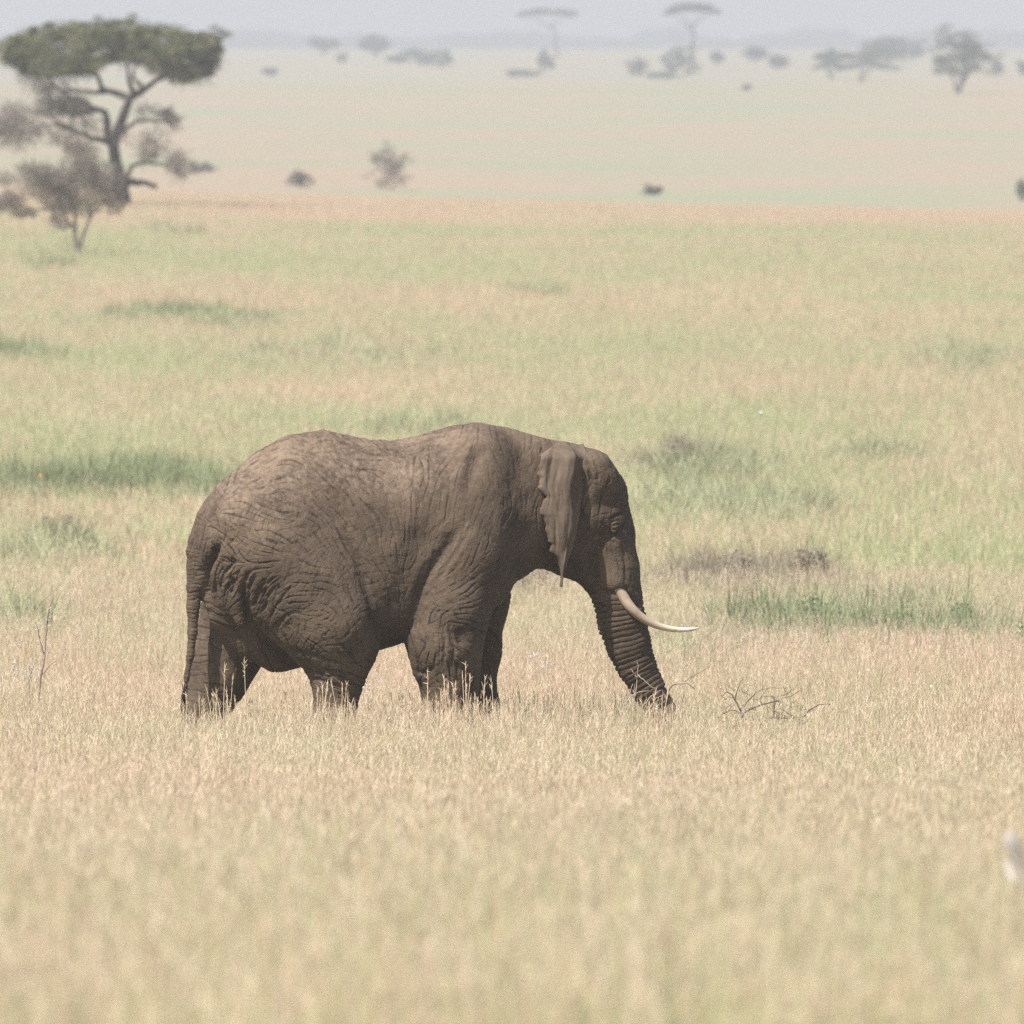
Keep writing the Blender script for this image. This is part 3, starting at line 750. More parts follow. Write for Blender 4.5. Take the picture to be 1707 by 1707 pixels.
    for i, y in enumerate(ry):
        k = (y - 739) / 240
        vr = .27 + .07 * math.sin(min(1, k*1.6)*math.pi*.5) - .06*k      # root depth (touches head)
        vf = .395 + .06 * math.sin(min(1, k*1.5 + .08) * math.pi * .5) - .15 * max(0, k - .62)
        vl = .40 + .035 * math.sin(k*5) - .10 * max(0, k - .5)
        for j, q in enumerate(s):
            if q < .72:
                w = q / .72; x = rls[i] + (rf[i] - rls[i]) * w + (rl[i] - rls[i]) * (1 - w)**7
                vv = vl + (vf - vl) * math.sin(w * math.pi/2) + (.034*EN1[i, j] + .010*EN2[i, j]) * (1 - .6*w) * min(1, (980 - y)/60) - .012*max(0, 1 - w/.12)**2
            else:
                w = (q - .72) / .28; x = rf[i] + (rr[i] - rf[i]) * (w ** 1.6); vv = vf + (vr - vf) * math.sin(w * math.pi/2)
            kk = max(0, 1 - (y - 739) / 26)
            G[i, j] = (x, y + 9*kk*abs(2*min(q/.72, 1)*.9 - 1)**2, vv * (1 - .45*kk**1.5))
    Wp = np.array([[toW(*G[i, j]) for j in range(ns)] for i in range(len(ry))])
    nrm = np.cross(np.gradient(Wp, axis=0), np.gradient(Wp, axis=1)); nrm /= np.linalg.norm(nrm, axis=-1)[..., None] + 1e-9
    if nrm[40, 12][1] > 0: nrm = -nrm
    noi = .006 * fbm(Wp * np.array([9, 9, 5]), 61, 3)[..., None]
    th = .016 * np.clip(np.minimum(s / .12, 1), .25, 1)[None, :, None] * np.clip((980 - ry) / 50, .3, 1)[:, None, None]
    Fp = Wp + nrm * (th + noi); Bp = Wp - nrm * (th - noi)
    m, k = len(ry), ns; N = m * k; V = np.concatenate([Fp.reshape(-1, 3), Bp.reshape(-1, 3)]); Qe = []
    idn = lambda i, j: i*k + j
    for i in range(m-1):
        for j in range(k-1):
            Qe.append((idn(i, j), idn(i+1, j), idn(i+1, j+1), idn(i, j+1))); Qe.append((N+idn(i, j), N+idn(i, j+1), N+idn(i+1, j+1), N+idn(i+1, j)))
    for i in range(m-1):
        Qe.append((idn(i, 0), N+idn(i, 0), N+idn(i+1, 0), idn(i+1, 0))); Qe.append((idn(i, k-1), idn(i+1, k-1), N+idn(i+1, k-1), N+idn(i, k-1)))
    for j in range(k-1):
        Qe.append((idn(0, j), idn(0, j+1), N+idn(0, j+1), N+idn(0, j))); Qe.append((idn(m-1, j), N+idn(m-1, j), N+idn(m-1, j+1), idn(m-1, j+1)))
    link('ear', npmesh('elephant_ear', V, np.array(Qe), True), M_EAR, root)
    # far ear, folded back along the far side of the neck
    V2 = V.copy(); uvz = np.stack([V2[:, 0]*CT + V2[:, 1]*ST, -(V2[:, 0]*ST - V2[:, 1]*CT) * -1, V2[:, 2]], -1)
    ub = V2[:, 0]*CT + V2[:, 1]*ST; vb = V2[:, 0]*ST - V2[:, 1]*CT
    V2 = np.stack([(ub)*CT - vb*.92*ST, (ub)*ST + vb*.92*CT, 3.08 - (3.10 - V2[:, 2]) * .62], -1)
    link('ear', npmesh('elephant_far_ear', V2, np.array(Qe)[:, ::-1], True), M_EAR, root)
    # ---- tusk
    tp = [(1024, 968, .19, .040), (1032, 985, .200, .052), (1040, 999, .225, .052), (1050, 1014, .25, .048), (1064, 1028, .26, .043), (1080, 1039, .265, .038), (1098, 1047, .265, .033), (1118, 1052.5, .26, .028), (1138, 1054.5, .25, .023), (1155, 1053.5, .24, .017), (1166, 1051.5, .235, .007)]
    pts = np.array([toW(*p[:3]) for p in tp]); rad = [p[3] for p in tp]
    tq = np.linspace(0, len(tp)-1, 60); PP = np.stack([np.interp(tq, range(len(tp)), pts[:, i]) for i in range(3)], -1)
    for _ in range(6): PP[1:-1] = (PP[:-2] + 2*PP[1:-1] + PP[2:]) / 4
    mb = MB(); mb.tube(PP, list(np.interp(tq, range(len(tp)), rad)), 20)
    me = mb.mesh('elephant_tusk', True)
    tn = np.concatenate([np.repeat(ss(.45, .85, np.linspace(0, 1, 60)), 20), [1, 0]])
    me.attributes['tone'].data.foreach_set('value', tn.astype(np.float32))
    link('tusk', me, M_IVORY, root)
    # ---- eye with lids
    def ball(c, r, sc, nu=20, nvv=12):
        th = np.linspace(0, 2*np.pi, nu, endpoint=False); ph = np.linspace(0, np.pi, nvv)
        Vb = np.array([[np.sin(p)*np.cos(t)*sc[0], np.sin(p)*np.sin(t)*sc[1], np.cos(p)*sc[2]] for p in ph for t in th]) * r + c
        Qb = [(i*nu+j, i*nu+(j+1) % nu, (i+1)*nu+(j+1) % nu, (i+1)*nu+j) for i in range(nvv-1) for j in range(nu)]
        return Vb, Qb
    # find the skin surface at the eye
    sel = (np.abs(px - 1026) < 2.5) & (np.abs(py - 877) < 2.5) & (co[:, 1] > 0); ve = co[sel, 1].max() if sel.any() else .28
    ec = toW(1026, 877, ve - .006)
    mb = MB(); Vb, Qb = ball(ec, .024, (1, 1, 1)); mb.add(Vb, Qb); eye = link('eye', mb.mesh('elephant_eye', True), M_EYE, root)
    mb = MB()
    for (sg, r0) in ((1, .030), (-1, .028)):
        ring = []
        for q in np.linspace(0, np.pi, 14):
            x = -math.cos(q) * 6.2; yy = -sg * math.sin(q) * 3.6; ring.append(toW(1026 + x, 877 + yy - .25*x, ve + .010 - .0016*abs(x)))
        mb.tube(np.array(ring), [.006, .013, .014, .012, .006], 8)
    for off, ln in ((9, 1.0), (14, .8)):
        ring = [toW(1025 + q*8*ln, 877 + off*.75 - 3.2*(q**2)*1.4 - .2*q*8, ve + .000 - .008*abs(q)) for q in np.linspace(-1, 1, 12)]
        mb.tube(np.array(ring), [.003, .011, .012, .010, .003], 8)
    link('eyelid', mb.mesh('elephant_eyelid', True), M_SKIN, eye)
    # ---- tail tuft
    mb = MB(); nn = 90
    kk = np.linspace(0, 1, nn); a0 = np.array([toW(312 - 4*q, 1130 + 30*q, -.03) for q in kk]) + rng.normal(size=(nn, 3)) * .009
    b0 = np.array([toW(308 - 3*q + random.gauss(0, 2.2), 1152 + 30*q + random.uniform(-6, 8), -.03 + random.uniform(-.03, .03)) for q in kk])
    mb.segs(a0, b0, .004, .001); link('tail_hair', mb.mesh('elephant_tail_hair'), M_HAIR, root)
    return root
elephant()

# ------------------------------------------------------------------ trees and shrubs
def ptsW(pts, Y):
    out = []
    for p in pts:
        d = p[2] if len(p) > 2 else 0
        out.append(np.array(P(p[0], p[1], Y + d)))
    return np.array(out)
def smooth_path(pts, n=14, jit=0.0):
    pts = np.asarray(pts); t = np.linspace(0, len(pts)-1, n); Q = np.stack([np.interp(t, range(len(pts)), pts[:, i]) for i in range(3)], -1)
    for _ in range(2): Q[1:-1] = (Q[:-2] + 2*Q[1:-1] + Q[2:]) / 4
    if jit: Q[1:-1] += rng.normal(size=(n-2, 3)) * jit
    return Q
def clump(n, c, r):
    d = rng.normal(size=(n, 3)); d /= np.linalg.norm(d, axis=1)[:, None]
    return c + d * (rng.random((n, 1)) ** .45) * np.asarray(r)
def twigs(mb, c, r, n, ln, rad, center=None):
    A = clump(n, c, r); D = rng.normal(size=(n, 3))
    if center is not None: D += 1.2 * (A - center) / (np.linalg.norm(A - center, axis=1)[:, None] + 1e-6)
    D /= np.linalg.norm(D, axis=1)[:, None]; B = A + D * ln * (.5 + rng.random((n, 1)))
    mb.segs(A, B, rad, rad * .4, rng.random(n))
    # forks
    M = (A + B) / 2; D2 = D + rng.normal(size=(n, 3)) * .7; D2 /= np.linalg.norm(D2, axis=1)[:, None]
    mb.segs(M, M + D2 * ln * .5, rad * .6, rad * .3, rng.random(n))

def big_acacia():
    Y = y_for_row(205, 354, 660, 845); s = Y / F     # metres per photo pixel
    b = P(205, 354, Y); b.z = float(gz(b.x, Y))
    root = empty('acacia_tree', b, 'tall flat topped acacia with dark green canopy and bare lower branches at upper left', 'tree', 'trees of the savanna')
    tr = MB()
    def limb(pts, r0, r1, n=14, j=.04): tr.tube(smooth_path(ptsW(pts, Y), n, j), [r0, r1], 8)
    limb([(206, 360), (205, 325), (200, 303), (190, 264), (187, 237), (203, 206), (211, 175), (216, 160)], .34, .17, 20, .03)
    limb([(216, 162), (195, 155, 1), (175, 151, 2), (160, 125, 3), (152, 108, 3)], .19, .06); limb([(176, 151, 2), (150, 155, 1), (130, 152, 0), (108, 140, -1)], .11, .04)
    limb([(216, 162), (238, 153, -1), (262, 132, -2), (285, 116, -2)], .19, .06); limb([(226, 158), (214, 135, -1), (212, 108, -1)], .13, .05)
    limb([(262, 133, -2), (290, 128, -2), (330, 132, -2)], .08, .03); limb([(240, 150), (222, 128, 2), (228, 105, 2)], .10, .04)
    limb([(188, 240), (150, 230, -2), (110, 211, -3), (85, 208, -3), (50, 215, -3)], .15, .04); limb([(112, 212, -3), (75, 190, -3), (40, 185, -3)], .08, .03)
    limb([(187, 238), (175, 215, 1), (184, 190, 1), (165, 182, 1), (138, 172, 1), (110, 160, 1), (85, 140, 2)], .20, .05); limb([(165, 182, 1), (140, 192, -1), (115, 190, -2)], .08, .03)
    limb([(200, 222), (222, 205, -1), (250, 200, -2), (278, 202, -2), (290, 212, -2)], .10, .03)
    limb([(204, 308), (222, 275, -1), (250, 268, -1), (280, 276, -1), (300, 288, -1)], .11, .03); limb([(204, 310), (225, 303, 1), (245, 306, 1), (262, 312, 1)], .17, .09)
    limb([(160, 125, 3), (120, 118, 3), (70, 108, 2)], .07, .03); limb([(130, 152), (100, 150, -2), (60, 135, -3)], .06, .02)
    link('trunk', tr.mesh('acacia_trunk', True, b), M_BARK, root)
    cr = MB(); tw = MB()
    tx = [5, 30, 60, 110, 160, 205, 240, 300, 340, 362]; ty = [78, 46, 38, 33, 34, 27, 32, 40, 46, 60]
    bx = [5, 40, 80, 110, 150, 200, 250, 310, 345, 365]; by = [98, 126, 138, 136, 120, 110, 120, 140, 128, 98]
    for _ in range(430):
        x = random.uniform(10, 360); a, c = np.interp(x, tx, ty) + 6, np.interp(x, bx, by) - 4
        y = a + (c - a) * (random.random() ** .8)
        if 165 < x < 250 and y > 104: continue
        if float(vnoise(np.array([[x/26, y/17, 3.3]]), 8)[0]) > .62 and y > 70: continue
        dep = 5.0 * math.sqrt(max(0.05, 1 - ((x - 185) / 190) ** 2)); d = random.uniform(-dep, dep)
        c0 = np.array(P(x, y, Y + d)); r = random.uniform(.20, .62)
        cr.leaves(clump(150, c0, (r*1.35, r*1.35, r*.62)), .060, .5, a=np.clip(rng.random(150)*.6 + .4*random.random(), 0, 1))
        if random.random() < .5: twigs(tw, c0 - np.array([0, 0, .2]), (r, r, .3), 6, .5, .018)
    for (x, y) in ((375, 55), (380, 58), (368, 50), (355, 45), (222, 26), (165, 30)):
        cr.leaves(clump(50, np.array(P(x, y, Y)), (.28, .28, .18)), .055, .4)
    for (x, y, rx, ry, n) in ((22, 200, 36, 34, 300), (85, 178, 34, 20, 230), (128, 180, 28, 18, 180), (-12, 210, 25, 30, 200), (60, 215, 35, 20, 150), (278, 192, 18, 12, 110), (292, 268, 20, 20, 130), (240, 240, 22, 18, 50),
                              (290, 205, 10, 12, 50), (75, 150, 25, 14, 110), (300, 288, 12, 8, 50), (330, 118, 18, 9, 50), (245, 262, 20, 10, 60), (100, 230, 30, 12, 80), (195, 225, 25, 18, 60), (140, 205, 40, 24, 160), (255, 240, 30, 30, 120), (110, 160, 34, 16, 120), (30, 230, 40, 22, 160), (240, 185, 20, 14, 60), (310, 280, 24, 12, 60), (60, 130, 40, 12, 80)):
        twigs(tw, np.array(P(x, y, Y - 1.5)), (rx*s, 1.4, ry*s), n, .42, .016)
    tw.leaves(np.concatenate([clump(n, np.array(P(x, y, Y - 1.5)), (rx*s, 1.2, ry*s)) for (x, y, rx, ry, n) in ((20, 200, 36, 32, 900), (85, 178, 34, 20, 600), (128, 178, 26, 18, 450), (-10, 215, 22, 24, 400), (278, 190, 16, 9, 160), (290, 268, 12, 12, 100))]), .05, 0)
    link('crown', cr.mesh('acacia_crown', False, b), M_ACLEAF, root); link('twigs', tw.mesh('acacia_twigs', False, b), M_GBARK, root)

def thorn_bush():
    Y = y_for_row(125, 436, 480, 640); s = Y / F; b = P(125, 436, Y); b.z = float(gz(b.x, Y))
    root = empty('thorn_tree', b, 'small grey twiggy thorn tree standing in front of the big acacia', 'tree', 'trees of the savanna')
    tr = MB()
    def limb(pts, r0, r1): tr.tube(smooth_path(ptsW(pts, Y), 12, .02), [r0, r1], 7)
    for l in ([(130, 430), (128, 395), (125, 355), (118, 320), (112, 290)], [(131, 430), (138, 392), (152, 358), (172, 335), (188, 318)], [(127, 400), (118, 370, .5), (95, 345, 1), (70, 335, 1)],
              [(150, 362), (142, 330, -.6), (145, 290, -1), (150, 262, -1)], [(120, 330), (90, 305), (62, 290), (45, 285)], [(95, 345, 1), (55, 352, 1), (20, 340, 1), (0, 330, 1)], [(124, 372), (105, 385, .5), (98, 375, .5)],
              [(172, 335), (190, 340, -.5), (205, 330, -.5)], [(112, 300), (125, 270, 1), (130, 245, 1)]): limb(l, .085 if l[0][1] > 420 else .05, .012)
    link('trunk', tr.mesh('thorn_trunk', True, b), M_GBARK, root)
    tw = MB(); cen = np.array(P(130, 370, Y))
    regs = ((60, 287, 34, 18, 260), (18, 335, 32, 16, 260), (-8, 345, 20, 16, 100), (135, 255, 34, 24, 260), (150, 285, 36, 28, 330), (172, 318, 34, 28, 360), (100, 330, 38, 28, 380), (95, 300, 30, 20, 200), (190, 340, 18, 20, 130), (98, 368, 18, 14, 90), (40, 355, 26, 10, 120), (120, 240, 24, 14, 110), (70, 310, 40, 24, 300), (120, 300, 50, 34, 420), (190, 300, 22, 26, 140), (130, 345, 40, 20, 240), (10, 300, 26, 14, 100))
    for (x, y, rx, ry, n) in regs: twigs(tw, np.array(P(x, y, Y)), (rx*s, .9, ry*s), n, .26, .009, cen)
    # bare suckers at the foot
    A = np.array([P(108 + random.uniform(-3, 20), 428, Y) for _ in range(8)]); tw.segs(A, A + np.array([(random.uniform(-.2, .1), 0, random.uniform(.5, 1.1)) for _ in range(8)]), .014, .006)
    link('twigs', tw.mesh('thorn_twigs', False, b), M_GBARK, root)
    cr = MB(); cr.leaves(np.concatenate([clump(int(n*2.0), np.array(P(x, y, Y)), (rx*s, .9, ry*s)) for (x, y, rx, ry, n) in regs]), .036, 0)
    link('crown', cr.mesh('thorn_crown', False, b), M_GREYLEAF, root)

def far_tree(name, px, top, base, wid, style, label, lo=3300, hi=6100, mat=None, Y=None, cat='tree', lean=0):
    if Y is None: Y = y_for_row(px, base, lo, hi)
    s = Y / F; b = P(px, base, Y); b.z = float(gz(b.x, Y)); base = float(row_at(b.x, Y))
    root = empty(name, b, label, cat, 'trees of the savanna' if cat == 'tree' else 'shrubs of the savanna')
    H = (base - top) * s; W = wid * s * (1.3 if style in ('bush', 'round') else 1.12 if style != 'umbrella' else 1.0); tr = MB(); cr = MB(); mat = mat or M_FARLEAF
    bp = np.array(b)
    def at(fx, fz, fy=0): return bp + np.array([fx * W + lean * W * fz, fy * W, fz * H])
    ls = max(.012 * H, 1.1 * s)
    if style == 'umbrella':
        tr.tube(smooth_path([at(.03, -.02), at(.0, .3), at(.08, .5), at(0, .62)], 10, .1), [H*.028, H*.014], 6)
        for fx in (-.32, -.15, .12, .3): tr.tube(smooth_path([at(0, .58), at(fx*.5, .72, .1), at(fx, .84, random.uniform(-.3, .3))], 7, .05), [H*.014, H*.006], 5)
        for _ in range(110):
            a = random.uniform(0, 6.28); q = math.sqrt(random.random()); fx = .47*q*math.cos(a); fy = .47*q*math.sin(a)
            fz = .93 - .09*(2*fx)**2 + random.uniform(-.055, .05)
            cr.leaves(clump(70, at(fx, fz, fy), (W*.07, W*.07, H*.028)), ls, .5)
    else:
        th = {'round': .30, 'dome': .42, 'bush': .06, 'tall': .22}[style]
        nb = 5 if style != 'bush' else 4
        for i in range(nb):
            fx = random.uniform(-.32, .32)
            tr.tube(smooth_path([at(random.uniform(-.03, .03), -.02), at(fx*.25, th*.8), at(fx, th + .3*random.random() + .1, random.uniform(-.2, .2))], 8, .04*H*.1), [H*.03 if style != 'bush' else H*.015, H*.008], 5)
        n = int(150 if style != 'bush' else 80)
        seed = random.randint(0, 999)
        for _ in range(n):
            d = rng.normal(size=3); d /= np.linalg.norm(d); q = random.random() ** .4
            lump = 1 + .42 * float(vnoise(np.array([d * 2.2 + seed]))[0]) + .15 * float(vnoise(np.array([d * 5 + seed]))[0])
            if style == 'dome': fz = th + (1-th) * (.45 + .5 * q * lump * d[2]) if d[2] > 0 else th + (1-th) * .40 * (1 + .5*d[2]*q) - .28*(abs(d[0])*q)
            else: fz = th + (1-th) * (.5 + .5 * q * d[2] * lump)
            cr.leaves(clump(70, at(.46*q*d[0]*lump, fz, .46*q*d[1]), (W*.085, W*.085, H*.065)), ls, .2)
    link('trunk', tr.mesh(name + '_trunk', True, b), M_BARK, root)
    link('crown', cr.mesh(name + '_crown', False, b), mat, root)
    return root

big_acacia(); thorn_bush()
T = far_tree
T('umbrella_acacia', 928, 13, 96, 106, 'umbrella', 'thin umbrella acacia with a flat canopy on the horizon, left one of two', lean=-.16)
T('umbrella_acacia', 1149, 4, 112, 98, 'umbrella', 'thin umbrella acacia with a flat canopy on the horizon, right one of two', lean=.05)
T('round_tree', 540, 62, 93, 42, 'round', 'small round tree on the skyline, first one right of the big acacia')
T('round_tree', 626, 59, 97, 46, 'round', 'rounder and taller small tree on the skyline, between a round tree and low bushes')
T('bush', 570, 90, 103, 18, 'bush', 'tiny dark bush below and between the two small round skyline trees', cat='bush')
T('bush', 664, 92, 106, 36, 'bush', 'low dark bush at the right foot of the rounder skyline tree', cat='bush')
T('flat_tree', 690, 81, 102, 40, 'dome', 'low flat pale tree behind the bush right of the round skyline tree')
T('bush', 727, 84, 114, 54, 'bush', 'faint grey green bush in the middle of the gap before the umbrella acacias', cat='bush')
T('bush', 450, 112, 126, 26, 'bush', 'low dark bush on the green strip at upper left beyond the acacia', cat='bush')
T('bush', 911, 88, 119, 26, 'bush', 'upright dark bush below the left umbrella acacia', cat='bush')
T('bush', 870, 116, 128, 50, 'bush', 'very low pale bush left of the upright bush under the umbrella acacia', cat='bush')
T('bush', 1063, 95, 126, 30, 'bush', 'narrow dark bush between the two umbrella acacias', cat='bush')
T('leafy_tree', 1134, 75, 132, 52, 'bush', 'dense dark leafy tree directly under the right umbrella acacia')
T('bush', 1100, 119, 132, 50, 'bush', 'low spreading bush at the left foot of the dense leafy tree', cat='bush')
T('round_tree', 1195, 87, 110, 22, 'round', 'small pale round tree just right of the right umbrella acacia')
T('round_tree', 1261, 79, 106, 36, 'round', 'small flat dark tree halfway between umbrella acacia and domed tree')
T('bush', 1298, 91, 116, 34, 'bush', 'dark bush right beside the small flat dark tree', cat='bush')
T('domed_tree', 1436, 82, 137, 118, 'dome', 'broad domed dark tree, the widest on the far plain', lean=.1)
T('domed_tree', 1385, 84, 132, 60, 'dome', 'smaller domed tree overlapping the left side of the broad domed tree')
T('round_tree', 1480, 62, 108, 70, 'round', 'pale rounded tree rising behind the broad domed tree')
T('bush', 1525, 76, 98, 30, 'bush', 'small faint bush between the pale rounded tree and the large bushy tree', cat='bush')
T('leafy_tree', 1598, 50, 156, 116, 'tall', 'large bushy tree with a short trunk at the upper right', lo=2300, hi=2790)
T('bush', 1663, 100, 128, 18, 'bush', 'faint narrow bush right of the large bushy tree', cat='bush')
T('bush', 1706, 100, 126, 18, 'bush', 'dark bush cut by the upper right edge of the picture', cat='bush')
T('bush', 1245, 141, 150, 12, 'bush', 'tiny brown bush alone on the far dry field', lo=2400, hi=2790, cat='bush', mat=M_GREYLEAF)
T('airy_shrub', 650, 240, 321, 74, 'bush', 'grey airy shrub standing alone past the ridge of the near plain', Y=1330, cat='shrub', mat=M_GREYLEAF)
T('low_shrub', 500, 286, 322, 40, 'bush', 'low mauve grey shrub left of the grey airy shrub', Y=1330, cat='shrub', mat=M_GREYLEAF)
T('low_shrub', 1088, 308, 333, 30, 'bush', 'small dark shrub alone on the ridge line right of centre', Y=1330, cat='shrub', mat=M_GREYLEAF)
T('low_shrub', 1706, 300, 346, 22, 'bush', 'dark shrub at the right edge on the ridge line', Y=1330, cat='shrub', mat=M_FARLEAF)
T('low_shrub', 335, 272, 302, 44, 'bush', 'faint pale shrub behind the low right branches of the acacia', Y=1450, cat='shrub', mat=M_GREYLEAF)

# far wood on the horizon: one mass
def far_wood():
    mb = MB()
    for i in range(900):
        Y = random.uniform(8300, 9600); x = random.uniform(-420, 420)
        px = 853.5 + x / Y * F
        hgt = 9.5 + 3.0 * float(vnoise(np.array([[px / 70, 0, 0]]), 5)[0]) + 1.5 * random.random()
        if abs(px % 255 - 90) < 24: hgt += 3.5
        hgt = max(6, hgt); r = hgt * random.uniform(.45, .8)
        for k in range(3):
            c = np.array([x + random.uniform(-r, r), Y + random.uniform(-r, r), hgt * random.uniform(.5, .8)])
            mb.leaves(clump(40, c, (r*.7, r*.7, hgt*.3)), 1.1, .2)
        mb.tube([(x, Y, -.2), (x, Y, hgt*.6)], [.5, .25], 5)
    o = link('far_wood', mb.mesh('far_wood'), M_FARLEAF)
    tag(o, 'blue hazy line of woodland along the horizon', 'woodland', kind='stuff')
far_wood()

# low shrubs on the near plain
def plain_shrub(px, row, wid, hpx, mat, label, n=26, leaf=.022):
    Y = y_for_row(px, row, 100, 840); s = Y / F; row += .40 / s * .8; Y = y_for_row(px, row, 100, 840); s = Y / F; hpx = hpx + .40 / s; b = P(px, row, Y); b.z = float(gz(b.x, Y))
    root = empty('plain_shrub', b, label, 'shrub', 'shrubs of the near plain')
    W, H = wid * s, hpx * s; cr = MB(); st = MB(); bp = np.array(b)
    for i in range(n):
        q = random.uniform(-.5, .5); env = math.cos(q * math.pi) ** .6
        d = np.array([q * W, random.uniform(-.4, .4) * min(W, 2), H * random.uniform(.25, 1.0) * env])
        cr.leaves(clump(90, bp + d, (W*.07 + .05, .2, H*.16)), leaf, 0)
        st.segs(np.array([bp + np.array([d[0]*.04, d[1]*.04, -.03])]), np.array([bp + d]), .010, .004)
    link('stems', st.mesh('shrub_stems', False, b), M_GBARK, root); link('foliage', cr.mesh('shrub_foliage', False, b), mat, root)
plain_shrub(1140, 782, 130, 42, M_BSHRUB, 'olive brown shrub on the plain right above the level of the elephant head', 34)
plain_shrub(1215, 792, 90, 28, M_LSHRUB, 'lower green shrub adjoining the olive brown shrub on its right', 22)
plain_shrub(1130, 850, 120, 36, M_LSHRUB, 'green shrub just right of the elephant forehead', 26)
plain_shrub(1260, 853, 90, 26, M_LSHRUB, 'small green shrub second from the elephant forehead', 20)
plain_shrub(905, 995, 44, 40, M_BSHRUB, 'grey shrub framed below the elephant neck', 16)
plain_shrub(1350, 985, 100, 52, M_BSHRUB, 'dry brown shrub right of the tusk, the taller of two', 30)
plain_shrub(1235, 985, 130, 46, M_BSHRUB, 'dry brown shrub right of the tusk, nearer to the elephant', 30)
plain_shrub(1360, 1066, 150, 58, M_SHRUB, 'green shrub in the right field, left end of the dark green row', 34)
plain_shrub(1500, 1072, 160, 54, M_SHRUB, 'green shrub in the right field, middle of the dark green row', 34)
plain_shrub(1600, 1072, 110, 48, M_SHRUB, 'green shrub in the right field, right end of the dark green row', 24)
plain_shrub(1695, 1105, 50, 58, M_SHRUB, 'green shrub cut by the right edge below the dark green row', 18)
plain_shrub(95, 905, 110, 36, M_BSHRUB, 'faint olive shrub on the plain left of the elephant rump', 20)
plain_shrub(15, 1035, 50, 38, M_SHRUB, 'small green shrub at the left edge of the picture', 12)

